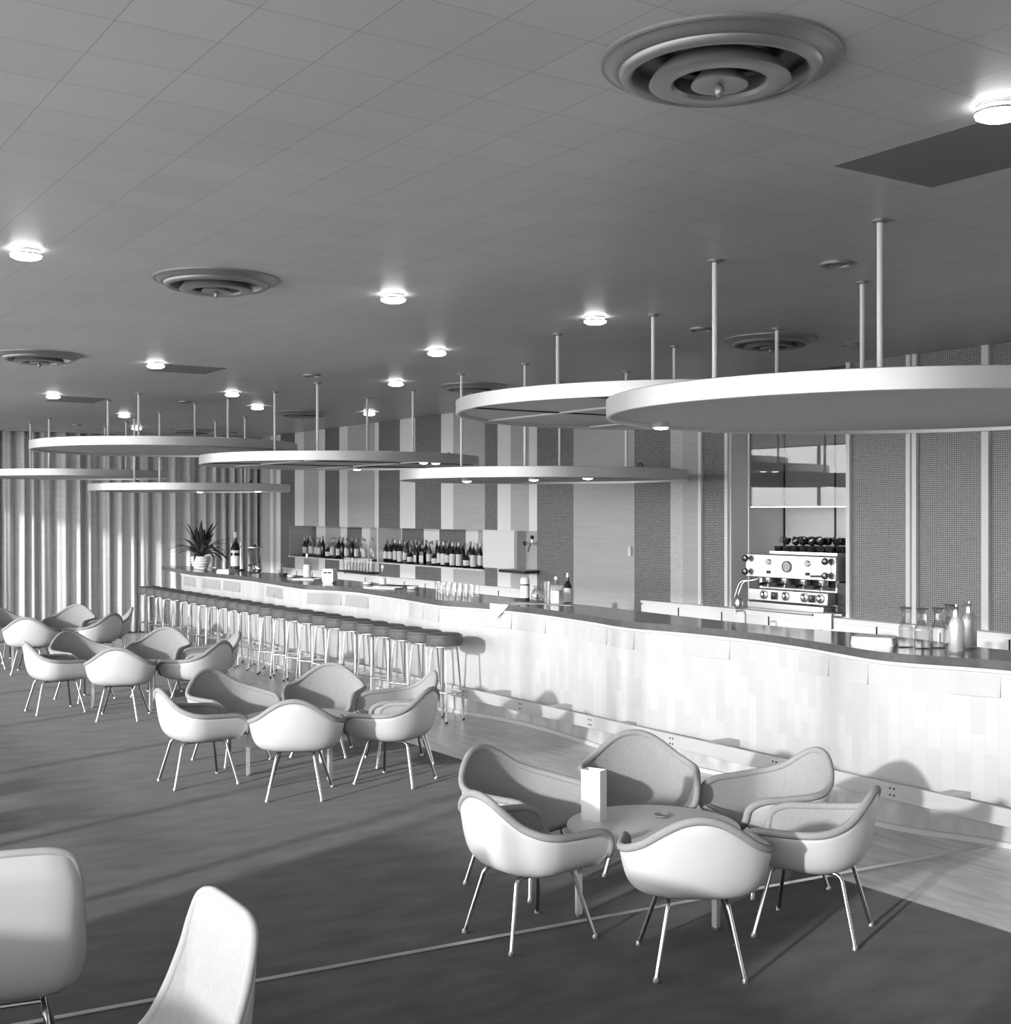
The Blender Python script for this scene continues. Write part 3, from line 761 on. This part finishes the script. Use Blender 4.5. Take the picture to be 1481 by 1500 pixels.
# ------------------------------------------------------------------ things on the shelves and the bar
def bottle(t, r=.036, h=.30, m='dark_glass', label=True, cap='cap', neck=.013, sh=.60, lab=(.16, .48)):
    """body, label, capsule: round bottle with a shoulder and a neck"""
    prof = [(r * .92, 0), (r, .006), (r, h * sh), (r * .82, h * (sh + .06)), (neck * 1.15, h * (sh + .17)), (neck, h * (sh + .22)), (neck, h * .955), (neck * 1.2, h * .96), (neck * 1.2, h)]
    MB().lathe(prof, 18).build('body', M[m], t)
    if label: MB().lathe([(r + .0008, h * lab[0]), (r + .0008, h * lab[1])], 18, cap0=False, cap1=False).build('label', M['label'], t)
    if cap: MB().lathe([(neck * 1.28, h * .86), (neck * 1.28, h * 1.005), (.001, h * 1.008)], 12, cap0=False).build('stopper', M[cap], t)
    return t
BOT = {}
def put_bottle(kind, loc, label, group, name='bottle'):
    if kind in BOT: return dup(BOT[kind], loc, RND.uniform(-.4, .4), label, group)
    t = thing(name, label, 'bottle', loc, 0, group); BOT[kind] = t
    if kind == 'dark': bottle(t)
    elif kind == 'dark_slim': bottle(t, .032, .315, 'dark_glass', True, 'label', lab=(.12, .50))
    elif kind == 'dark_square':
        q = MB().prism(rrect(.082, .062, .012, 3), 0, .17); q.lathe([(.03, .17), (.014, .195), (.012, .24), (.015, .245)], 14); q.build('body', M['dark_glass'], t)
        MB().box(-.034, .034, -.0325, -.0312, .03, .12).build('label', M['label'], t, smooth=False)
        MB().lathe([(.0155, .225), (.0155, .26), (.001, .262)], 12, cap0=False).build('stopper', M['cap'], t)
    elif kind == 'amber': bottle(t, .036, .30, 'mid_glass')
    elif kind == 'tall_label': bottle(t, .04, .31, 'dark_glass', True, 'label', lab=(.06, .52))
    elif kind == 'clear': bottle(t, .037, .31, 'clear', True)
    elif kind == 'clear_plain': bottle(t, .037, .33, 'clear', False)
    elif kind == 'plain_dark': bottle(t, .036, .32, 'dark_glass', False)
    elif kind == 'squat':
        bottle(t, .046, .22, 'dark_glass', True, 'cap', .014, .5, (.12, .42))
    return t
SZ = NZ0
def shelf_row(us, Y, kinds, desc, group):
    for i, (u, k) in enumerate(zip(us, kinds)):
        put_bottle(k, (xat(u, Y), Y, SZ), desc % ORD[i], group)
G_R = 'bottles on the right half of the back shelf'; G_L = 'bottles on the left half of the back shelf'
pu = lambda xs_: [420 + x * .2026 for x in xs_]
KD = {'dark': 'dark bottle with white label', 'dark_slim': 'slim dark bottle with tall label', 'dark_square': 'square dark bottle', 'amber': 'mid-toned bottle with white label', 'tall_label': 'big-labelled tall bottle',
      'clear': 'clear bottle with white label', 'clear_plain': 'clear unlabelled bottle', 'plain_dark': 'plain dark bottle', 'squat': 'squat dark bottle'}
def row(us, Y, kinds, where, group):
    for i, (u, k) in enumerate(zip(us, kinds)):
        put_bottle(k, (xat(u, Y), Y, SZ), '%s, %s from left, %s' % (KD[k], ORD[i], where), group)
row(pu([718, 750, 785, 820, 857, 895, 940, 982, 1030, 1072, 1104, 1134, 1164, 1200, 1246, 1300, 1350, 1400]), 8.29,
    ['dark', 'dark', 'dark_slim', 'tall_label', 'amber', 'squat', 'dark_square', 'dark_square', 'amber', 'squat', 'dark_slim', 'tall_label', 'dark', 'tall_label', 'tall_label', 'squat', 'tall_label', 'dark_slim'],
    'front row right of divider', G_R)
row(pu([690, 768, 802, 838, 870, 905, 935, 962, 1008, 1048, 1085, 1176, 1225, 1275, 1328, 1380]), 8.43,
    ['clear_plain', 'plain_dark', 'dark', 'amber', 'plain_dark', 'clear', 'plain_dark', 'dark', 'plain_dark', 'clear', 'plain_dark', 'plain_dark', 'dark', 'plain_dark', 'plain_dark', 'amber'],
    'back row right of divider', G_R)
row(pu([132, 178, 215, 238, 262, 300, 330, 372, 402, 434, 474, 505, 545, 562, 618]), 8.29,
    ['dark', 'clear', 'clear', 'amber', 'plain_dark', 'squat', 'clear', 'dark', 'plain_dark', 'clear', 'plain_dark', 'clear', 'clear_plain', 'clear', 'clear_plain'],
    'front row left of divider', G_L)
row(pu([152, 172, 262, 342, 378, 408]), 8.43, ['plain_dark', 'clear', 'clear', 'clear', 'plain_dark', 'clear'], 'back row left of divider', G_L)

# glasses on the small low shelf under the niche
sf = thing('glass_shelf', 'small dark shelf below the bottle niche holding tall glasses', 'shelf', (-15.98, 8.09, 1.075))
MB().box(-.46, .46, -.09, .09, -.022, 0).build('board', M['black'], sf, smooth=False)
for dx in (-.4, .4): MB().box(dx - .012, dx + .012, -.02, .02, -.048, -.022).build('bracket', M['steel'], sf, smooth=False)
def tumbler(name, loc, label, group, r=.034, h=.15):
    key = ('t', r, h)
    if key in BOT: return dup(BOT[key], loc, 0, label, group)
    t = MB().lathe([(r * .8, 0), (r * .82, .008), (r, h), (r * .93, h), (r * .76, .014), (.001, .012)], 20, cap1=False).build(name, M['clear'], loc=loc)
    tag(t, label, 'glass', group); BOT[key] = t
    return t
for i, x in enumerate(np.linspace(-16.36, -15.6, 9)):
    tumbler('tall_glass', (float(x), 8.08, 1.075), 'tall clear glass, %s from the left on the small dark shelf' % ORD[i], 'glasses on the small shelf', .036, .18)

# beer tap and drip shelf in the tap recess
bt = thing('beer_tap', 'dark-handled beer tap sticking out of the square recess', 'tap', (-11.86, TY - .012, 1.545))
MB().lathe([(.035, 0), (.035, .008), (.02, .012)], 18, (0, 0, 0), Matrix.Rotation(PI / 2, 3, 'X')).build('wall_plate', M['chrome'], bt)
MB().tube(fillet([(0, -.01, 0), (0, -.11, 0), (0, -.14, -.09)], .03), .013, 12).build('spout', M['chrome'], bt)
MB().tube([(-.13, -.085, .004), (.13, -.085, .004)], .012, 10).build('cross_bar', M['chrome'], bt)
for dx in (-.145, .145): MB().ball((dx, -.085, .004), .025, 14, 8).build('handle_knob', M['black'], bt)
MB().ball((0, -.085, .075), .024, 14, 8).build('handle_knob', M['black'], bt)
MB().tube([(0, -.085, 0), (0, -.085, .06)], .008, 8).build('lever', M['chrome'], bt)
ds = thing('drip_shelf', 'dark perforated drip shelf under the beer tap', 'shelf', (-11.90, 8.08, 1.215))
MB().box(-.28, .26, -.10, .105, 0, .035).build('tray', M['machine_dark'], ds, bevel=.004)
for k in range(9): MB().box(-.26 + k * .058, -.225 + k * .058, -.095, .10, .035, .039).build('slat', M['steel'], ds, smooth=False)

# coffee machine in the alcove
cm = thing('espresso_machine', 'large chrome espresso machine standing in the alcove', 'coffee machine', (-7.78, 8.30, 1.036), 0)
CX = 7.78
q = MB(); q.prism([(-.55, -.12), (.55, -.12), (.55, .42), (-.55, .42)], 0, .02)
for sx in (-.5, .5):
    for sy in (-.09, .38): q.lathe([(.025, -.0), (.02, .02)], 12, (sx, sy, 0))
q.build('base_plate', M['steel'], cm, smooth=False)
q = MB(); q.box(-.5, .44, -.03, .38, .02, .30); q.build('lower_body', M['steel'], cm, bevel=.006)
q = MB(); q.box(-.46, .40, -.034, -.03, .20, .295); q.build('dark_back_panel', M['machine_dark'], cm, smooth=False)
yz = [(-.17, .295), (-.17, .50), (-.15, .505), (.40, .505), (.40, .295)]
q = MB(); v = [(x, y, z) for x in (-.53, .53) for y, z in yz]
q.add(v, [(0, 1, 2, 3, 4), (9, 8, 7, 6, 5), (0, 5, 6, 1), (1, 6, 7, 2), (2, 7, 8, 3), (3, 8, 9, 4), (4, 9, 5, 0)])
q.build('boiler_housing', M['steel'], cm, bevel=.006)
def front_pt(z): return -.17
q = MB(); q.add([(-.48, front_pt(.31) - .004, .31), (.48, front_pt(.31) - .004, .31), (.48, front_pt(.485) - .004, .485), (-.48, front_pt(.485) - .004, .485)], [(0, 1, 2, 3)])
q.build('front_panel', M['bright_metal'], cm, smooth=False, label='bright white front panel')
RX = Matrix.Rotation(PI / 2, 3, 'X')
def dial(name, x, z, r, mface, ring='chrome'):
    y = front_pt(z) - .005
    d_ = MB().lathe([(r, 0), (r, .012), (r * .85, .016), (r * .84, .010)], 24, (x, y, z), RX, cap0=False, cap1=False).build(name, M[ring], cm)
    MB().lathe([(r * .85, .010), (.001, .010)], 20, (x, y, z), RX, cap0=False).build('dial_face', M[mface], d_)
    return d_
dial('round_emblem', -.02, .40, .052, 'vent', 'vent'); dial('gauge', -.24, .435, .028, 'paper'); dial('gauge', .22, .435, .028, 'paper')
for x, z in ((-.24, .345), (.22, .345)): MB().box(x - .022, x + .022, front_pt(z) - .012, front_pt(z) - .003, z - .014, z + .014).build('switch', M['black'], cm, smooth=False)
for x, z in ((-.49, .46), (-.49, .34), (.45, .46), (.45, .34)):
    y = front_pt(z)
    k_ = MB().lathe([(.012, 0), (.012, .03), (.026, .032), (.03, .045), (.026, .062), (.001, .066)], 18, (x, y, z), RX, cap0=False).build('valve_knob', M['cup'], cm)
    MB().lathe([(.032, .036), (.035, .04), (.032, .044)], 18, (x, y, z), RX, cap0=False, cap1=False).build('knob_ring', M['chrome'], k_)
MB().tube(fillet([(.28, front_pt(.335) - .03, .33), (.40, front_pt(.335) - .04, .335), (.47, front_pt(.335) - .03, .335)], .02), .010, 8).build('lever_handle', M['chrome'], cm)
for x in (-.30, -.10, .12, .33):                       # four brewing groups with their handles
    g_ = MB().lathe([(.038, .235), (.045, .245), (.045, .29), (.03, .30)], 20, (x, -.10, 0)).build('brewing_group', M['chrome'], cm)
    MB().tube([(x, -.13, .245), (x + .01, -.24, .235)], [.011, .016], 10).build('portafilter_handle', M['black'], g_)
    MB().tube(fillet([(x - .02, -.10, .235), (x - .02, -.10, .215), (x - .03, -.11, .20)], .01), .006, 6).build('spout', M['chrome'], g_)
q = MB(); q.box(-.50, .44, -.17, -.03, .085, .19); q.build('lower_panel', M['steel'], cm, bevel=.005)
for i, x in enumerate((-.30, -.04, .18, .36)):
    k_ = MB().lathe([(.038, 0), (.04, .01), (.02, .016), (.016, .03), (.001, .032)], 18, (x, -.17, .14), RX, cap0=False).build('star_knob', M['chrome'], cm)
    for a in range(5):
        an = a * 2 * PI / 5; MB().box(x + .02 * math.cos(an) - .006, x + .02 * math.cos(an) + .006, -.19, -.185, .14 + .02 * math.sin(an) - .006, .14 + .02 * math.sin(an) + .006).build('spoke', M['black'], k_, smooth=False)
for x in (-.17, .27): MB().box(x - .022, x + .022, -.20, -.17, .105, .17).build('valve_block', M['cup'], cm, bevel=.006)
q = MB(); q.box(-.48, .42, -.20, .0, .02, .075); q.build('drip_tray', M['steel'], cm, bevel=.004)
q = MB(); q.box(.445, .54, -.06, .38, .02, .28); q.build('side_cabinet', M['machine_dark'], cm, bevel=.004)
for s in (0, 1):
    MB().tube(fillet([(-.36 + .02 * s, -.13, .30), (-.40, -.20, .265), (-.56 + .04 * s, -.21, .25), (-.62 + .05 * s, -.22, .10 + .03 * s)], .05), .007, 8).build('steam_wand', M['chrome'], cm)
q = MB(); q.box(-.28, .50, -.12, .34, .507, .512)
for (x0, x1, y0, y1) in ((-.28, .50, -.12, -.112), (-.28, .50, .332, .34), (-.28, -.272, -.112, .332), (.492, .50, -.112, .332)): q.box(x0, x1, y0, y1, .512, .53)
q.build('cup_tray', M['chrome'], cm, smooth=False)
cup0 = None; n_c = 0
def cup(loc, label):
    global cup0
    if cup0:
        c = dup(cup0, loc, RND.uniform(0, 6), label)
        if 'top' in label: c.rotation_euler = (RND.uniform(-.35, .35), RND.uniform(-.35, .35), RND.uniform(0, 6)); c.location.z += .012
        return c
    cup0 = thing('coffee_cup', label, 'cup', loc, 0, 'black coffee cups piled on the espresso machine')
    MB().lathe([(.02, 0), (.025, .005), (.037, .028), (.040, .062), (.037, .062), (.033, .028), (.001, .01)], 18, cap1=False).build('bowl', M['cup'], cup0)
    MB().tube([(.037 + .02 * math.sin(q), 0, .034 + .018 * math.cos(q)) for q in np.linspace(0, PI, 9)], .0035, 6).build('handle', M['cup'], cup0)
    return cup0
ROWN = ['front row', 'second row', 'third row', 'back row']
for j in range(4):
    for i in range(7):
        cup((-8.00 + i * .097 + (.02 if j % 2 else 0) + RND.uniform(-.003, .003), 8.235 + j * .10 + RND.uniform(-.008, .008), 1.036 + .5125), 'black coffee cup, %s from left, bottom layer, %s' % (ORD[i], ROWN[j]))
for j in range(3):
    for i in range(6):
        if (i, j) in ((5, 0), (0, 1)): continue
        cup((-7.96 + i * .097 + (.02 if j % 2 else 0) + RND.uniform(-.003, .003), 8.285 + j * .10 + RND.uniform(-.008, .008), 1.036 + .5765), 'black coffee cup, %s from left, top layer, %s' % (ORD[i], ROWN[j]))
MB_j = thing('milk_jug', 'small steel milk jug at the left foot of the espresso machine', 'jug', (-8.40, 8.13, 1.029))
MB().lathe([(.035, 0), (.04, .01), (.036, .06), (.03, .09), (.034, .10), (.030, .10), (.027, .09), (.001, .012)], 20, cap1=False).build('body', M['chrome'], MB_j)
MB().tube([(.034 + .022 * math.sin(q), 0, .05 + .03 * math.cos(q)) for q in np.linspace(0, PI, 9)], .004, 6).build('handle', M['chrome'], MB_j)
sp = thing('long_spoon', 'long steel ladle lying in front of the espresso machine', 'spoon', (-7.35, 8.14, 1.035), .1)
MB().tube([(-.12, 0, 0), (.12, 0, .004)], .005, 6).build('handle', M['chrome'], sp); MB().ball((-.14, 0, .004), .02, 12, 6, .35).build('bowl', M['chrome'], sp)

# ---- on the bar top, from the left
def P(u, v, z=TZ): x, y = at(u, v, z); return (x, y, z)
pot = thing('potted_plant', 'leafy dark plant in a ribbed white bowl at the left end of the bar', 'plant', P(294, 833.5))
prof = []
for k in range(25):
    z = .19 * k / 24; r = .09 + .055 * math.sin(min(1, k / 17) * PI / 2) + .006 * math.sin(k * PI / 2.5)
    prof.append((r, z))
prof += [(prof[-1][0] - .012, .19), (prof[-1][0] - .014, .165), (.001, .165)]
MB().lathe(prof, 32, cap1=False).build('bowl', M['porcelain'], pot)
MB().lathe([(.125, .160), (.06, .176), (.001, .18)], 24, cap0=False).build('soil', M['soil'], pot)
rp = random.Random(11)
for k in range(54):
    a = rp.uniform(0, 2 * PI); L = rp.uniform(.26, .66); lean = rp.uniform(.2, 1.3); wd = rp.uniform(.018, .042)
    rows = []
    for i in range(9):
        t_ = i / 8; el = lean * t_ ** 1.2
        rr = .03 + L * (t_ * math.sin(lean * .55 + .5 * el)); z = .17 + L * (t_ * math.cos(lean * .55 + .55 * el)) - .10 * lean * t_ * t_
        c_ = Vector((rr * math.cos(a), rr * math.sin(a), z)); w2 = wd * math.sin(PI * min(1, .12 + .88 * t_)) ** .7 + .0015
        sd = Vector((-math.sin(a), math.cos(a), 0)) * w2
        rows.append([c_ - sd + Vector((0, 0, .25 * w2)), c_, c_ + sd + Vector((0, 0, .25 * w2))])
    MB().grid(rows).build('leaf', M['leaf_pale' if k % 7 == 0 else 'leaf'], pot, solid=(.0015, 0))
wp = thing('plant_pot', 'plain white cylinder pot half hidden behind the leafy plant', 'pot', P(306, 831))
MB().lathe([(.085, 0), (.095, .01), (.10, .19), (.092, .19), (.088, .02), (.001, .015)], 28, cap1=False).build('cylinder', M['porcelain'], wp)
def ashtray(u, v, label, m='porcelain'):
    t = MB().lathe([(.04, 0), (.055, .006), (.06, .03), (.053, .03), (.045, .009), (.001, .008)], 24, cap1=False).build('ashtray', M[m], loc=P(u, v))
    tag(t, label, 'ashtray', 'ashtrays on the bar')
ashtray(297, 834.5, 'white ashtray just in front of the plant bowl'); ashtray(427, 845.5, 'white ashtray left of the white-labelled bottle')
ashtray(415, 843, 'dark bowl on the bar left of the white ashtrays', 'machine_dark'); ashtray(539, 856, 'white ashtray left of the tray with the small bottle'); ashtray(604, 863, 'white ashtray left of the cluster of glasses')
nk = thing('napkin_stack', 'stack of white folded napkins beside the big bottle in its stand', 'napkins', P(331, 839.5), .5)
for k in range(5): MB().box(-.11 + .003 * k, .11 - .002 * k, -.07, .07, .011 * k, .011 * k + .010).build('napkin', M['paper'], nk, smooth=False)
bs = thing('bottle_stand', 'wire stand cradling the big whisky bottle', 'bottle stand', P(345, 835.5), .5)
MB().prism(rrect(.26, .16, .02), 0, .02).build('base', M['black'], bs, bevel=.004)
for s in (-1, 1):
    MB().tube(fillet([(s * .08 + .01, .0, .02), (s * .085 + .01, 0, .40), (s * .06 + .01, 0, .43)], .03), .009, 8).build('upright', M['steel'], bs)
    MB().ball((s * .085 + .01, 0, .345), .018, 12, 8).build('pivot_knob', M['chrome'], bs)
bq = thing('big_bottle', 'very large dark whisky bottle with two white labels', 'bottle', (bs.location.x, bs.location.y, TZ + .021), .5)
bottle(bq, .066, .53, 'dark_glass', True, 'label', .022, .58, (.08, .36))
MB().lathe([(.0668, .235), (.0668, .27)], 20, cap0=False, cap1=False).build('upper_label', M['label'], bq)
ju = thing('coffee_grinder', 'chrome grinder with a glass funnel on top, left part of the bar', 'grinder', P(373, 838.5), .4)
MB().lathe([(.075, 0), (.08, .012), (.06, .03), (.045, .05), (.05, .10), (.06, .13), (.04, .155)], 26).build('base', M['chrome'], ju)
MB().ball((.09, 0, .055), .045, 16, 10).build('motor_cap', M['chrome'], ju); MB().tube([(.0, 0, .08), (-.10, -.02, .10)], .012, 8).build('arm', M['black'], ju)
MB().lathe([(.045, .155), (.06, .18), (.105, .33), (.11, .345), (.106, .345), (.05, .17)], 28, cap0=False, cap1=False).build('funnel', M['clear'], ju)
MB().lathe([(.115, .345), (.115, .355), (.001, .365)], 28).build('lid', M['steel'], ju); MB().ball((0, 0, .375), .022, 12, 8).build('lid_knob', M['black'], ju)
def tray(u, v, w_, d_, label, m='porcelain', rz=.5, name='tray'):
    t = thing(name, label, 'tray', P(u, v), rz)
    MB().prism(rrect(w_, d_, .02), 0, .006).build('plate', M[m], t)
    q = MB(); q.tube([(x, y, .008) for x, y in rrect(w_, d_, .02)], .006, 6, closed=True); q.build('rim', M[m], t)
    return t
t1 = tray(450, 849, .34, .2, 'flat white tray under the white-labelled bottle')
b1 = thing('liqueur_bottle', 'pale bottle with large white label standing on the flat tray', 'bottle', (t1.location.x, t1.location.y, TZ + .015), .5)
bottle(b1, .046, .31, 'clear', True, 'label', .014, .58, (.06, .55))
wbx = thing('napkin_dispenser', 'white rounded napkin dispenser with a dark slot', 'dispenser', P(483, 854), math.radians(33))
q = MB(); q.prism([(x, z) for x, z in rrect(.15, .17, .03)], -.05, .05, Matrix.Rotation(PI / 2, 4, 'X')); q.v = [(x, y, z + .085) for x, y, z in q.v]
q.build('case', M['white_paint'], wbx); MB().box(-.055, .055, -.0515, -.049, .115, .135).build('slot', M['black'], wbx, smooth=False)
MB().box(-.045, .045, -.054, -.049, .02, .10).build('napkins', M['paper'], wbx, smooth=False)
st = thing('stirring_stick', 'thin white stick leaning against the napkin dispenser', 'stick', P(475, 860), 0)
MB().tube([(0, 0, .004), (-.02, .05, .17)], .004, 6).build('rod', M['paper'], st); MB().ball((-.02, .05, .172), .007, 10, 6).build('tip', M['paper'], st)
t2 = tray(562, 861.5, .42, .2, 'white tray holding a small bottle near the middle of the bar')
b2 = thing('soda_bottle', 'small clear bottle with white label on the white tray', 'bottle', (t2.location.x - .02, t2.location.y, TZ + .015), .5)
bottle(b2, .036, .24, 'clear', True, 'label', .013, .5, (.12, .4))
dk = tray(590, 859.5, .30, .2, 'dark round-cornered tray right of the white tray', 'machine_dark')
for i, (u, v) in enumerate(((641, 867.5), (649, 868.5), (657, 869.2), (665, 870), (673, 870.8), (681, 871.5), (689, 872.3), (645, 871), (654, 872), (663, 873), (672, 873.8), (681, 874.8), (690, 875.5), (698, 874))):
    tumbler('glass', P(u, v), 'clear glass, %s in the cluster of glasses on the bar' % ORD[i], 'glasses clustered on the bar', .030, .115)
# cloth napkin and bottles
n0 = P(798, 887)
mb = MB(); c0 = Vector(n0); ex = Vector((1, .0, 0)); rows = []
nx0, ny0 = at(757, 886, TZ)
for i in range(9):
    t_ = i / 8; r = []
    for k in range(15):
        q_ = k / 14; x = -9.78 + .62 * q_; yb = 6.66 + .16 * q_ ; yf = bary(x) - .026
        y = yb + (yf + .03 - yb) * min(1, t_ / .55) if q_ < .42 else yb - .10 * t_ * (1 - .5 * q_)
        r.append((x, y, TZ + .003 + .0012 * math.sin(7 * q_ + 3 * t_)))
    rows.append(r)
mb.grid(rows)
nap = mb.build('bar_cloth', M['paper'], solid=(.002, 1))
tag(nap, 'white cloth with a corner hanging over the bar edge under the bottles', 'cloth')
mb = MB(); rows = []
for i in range(7):
    t_ = i / 6; r = []
    for k in range(9):
        q_ = k / 8; x = -9.78 + .26 * q_; dep = .135 * (1 - abs(q_ - .38) / .66) * t_
        r.append((x + barn(x).x * .027, bary(x) + barn(x).y * .029 - .004 * math.sin(6 * q_), TZ + .004 - dep))
    rows.append(r)
rows = [[(p[0], p[1] + .035, TZ + .004) for p in rows[0]]] + rows
mb.grid(rows); mb.build('hanging_corner', M['paper'], nap, solid=(.002, 1))
PZ = TZ + .007
jr = thing('shaker_jar', 'tall dark jar with a white lid and label on the bar cloth', 'jar', (*at(769, 882, TZ), PZ), .4)
MB().lathe([(.040, 0), (.043, .006), (.043, .16), (.036, .175)], 22).build('body', M['machine_dark'], jr); MB().lathe([(.044, .035), (.044, .15)], 22, cap0=False, cap1=False).build('label', M['label'], jr)
MB().lathe([(.044, .165), (.044, .21), (.03, .225), (.001, .228)], 22, cap0=False).build('lid', M['porcelain'], jr)
jg = thing('glass_jug', 'round clear glass jug on the bar cloth', 'jug', (*at(788, 883.5, TZ), PZ), .4)
MB().lathe([(.045, 0), (.06, .02), (.066, .06), (.055, .105), (.036, .13), (.042, .155), (.039, .155), (.033, .13), (.05, .10), (.06, .06), (.001, .012)], 26, cap1=False).build('bowl', M['clear'], jg)
MB().tube([(.05 + .035 * math.sin(q), 0, .09 + .045 * math.cos(q)) for q in np.linspace(0, PI, 10)], .006, 8).build('handle', M['clear'], jg)
tumbler('cocktail_glass', (*at(801, 884.5, TZ), PZ), 'tall clear glass between jug and square bottle', 'glasses by the square bottle', .032, .20)
sqb = thing('square_decanter', 'square pale decanter with a round stopper on the bar cloth', 'decanter', (*at(815, 885.5, TZ), PZ), .5)
q = MB().prism(rrect(.10, .085, .012, 3), 0, .17); q.lathe([(.03, .17), (.018, .185), (.017, .205), (.022, .21)], 16); q.build('body', M['clear'], sqb)
MB().prism(rrect(.088, .073, .01, 3), .006, .12).build('contents', M['label'], sqb); MB().ball((0, 0, .233), .022, 14, 8).build('stopper', M['porcelain'], sqb)
wbt = thing('wine_bottle', 'dark bottle with a white label standing right of the decanter', 'bottle', (*at(832, 884, TZ), PZ), .5)
bottle(wbt, .037, .275, 'dark_glass', True, 'chrome', .013, .55, (.03, .50))
# right end of the bar
bg = thing('paper_bag', 'white paper box on the bar in front of the espresso machine', 'paper box', P(1207, 921.5), .55)
q = MB(); q.box(-.062, .062, -.05, .05, 0, .105); q.build('box', M['paper'], bg, bevel=.004); MB().box(-.064, .064, -.052, .052, .105, .116).build('lid', M['paper'], bg, smooth=False)
sk = thing('tray_stack', 'stack of pale trays lying on the right part of the bar', 'trays', P(1281, 943), .52)
for k in range(4): MB().prism(rrect(.27 - .004 * k, .20, .02, 3), .013 * k, .013 * k + .011).build('tray', M['porcelain'], sk, smooth=False)
car0 = None
for i, (u, v) in enumerate(((1327, 948), (1351, 950), (1375, 949), (1392, 942.5))):
    l = 'faceted glass carafe, %s from the left at the right end of the bar' % ORD[i]
    if car0 is None:
        car0 = thing('carafe', l, 'carafe', P(u, v), .3, 'glass carafes on the bar')
        MB().lathe([(.043, 0), (.049, .006), (.051, .115), (.049, .125), (.032, .155), (.026, .175), (.027, .215), (.035, .245), (.032, .245), (.024, .215), (.023, .175), (.045, .12), (.046, .012), (.001, .01)], 8, cap1=False).build('body', M['clear'], car0, smooth=False)
        MB().lathe([(.037, .243), (.039, .247), (.036, .251), (.033, .247), (.037, .243)], 20, cap0=False, cap1=False).build('lip', M['steel'], car0)
    else: dup(car0, P(u, v), .3 + .2 * i, l)
sy = None
for i, (u, v) in enumerate(((1401, 956), (1420, 949))):
    l = ('front', 'rear')[i] + ' spun-metal soda siphon at the right end of the bar'
    if sy is None:
        sy = thing('soda_siphon', l, 'siphon', P(u, v), 0, 'metal soda siphons on the bar')
        MB().lathe([(.042, 0), (.045, .004), (.045, .16), (.042, .185), (.030, .208), (.024, .22)], 28).build('body', M['aluminium'], sy)
        MB().lathe([(.0245, .215), (.025, .222), (.022, .255), (.016, .272), (.008, .278), (.007, .292), (.001, .294)], 20, cap0=False).build('head', M['steel'], sy)
        MB().tube(fillet([(.0, 0, .27), (-.03, 0, .272), (-.05, 0, .255)], .01), .005, 8).build('spout', M['steel'], sy)
        MB().lathe([(.0455, .005), (.047, .008), (.0455, .012)], 28, cap0=False, cap1=False).build('foot_ring', M['steel'], sy)
    else: dup(sy, P(u, v), .4, l)
ft = thing('sink_tap', 'small chrome tap rising behind the bar before the white cabinets', 'tap', (-7.72, 7.55, .96), 0)
MB().lathe([(.02, 0), (.016, .01), (.013, .02)], 14).build('foot', M['chrome'], ft); MB().tube(fillet([(0, 0, .01), (0, 0, .12), (-.06, -.05, .12), (-.065, -.055, .09)], .03), .008, 8).build('spout', M['chrome'], ft)
wkb = thing('under_counter', 'steel work counter behind the bar at lower height', 'counter', (-9.6, 7.4, 0))
MB().box(-7.5, 7.5, -.18, .18, .93, .96).build('worktop', M['steel'], wkb, smooth=False)
MB().box(-7.5, 7.5, -.16, .16, .05, .93).build('body', M['white_paint'], wkb, smooth=False)
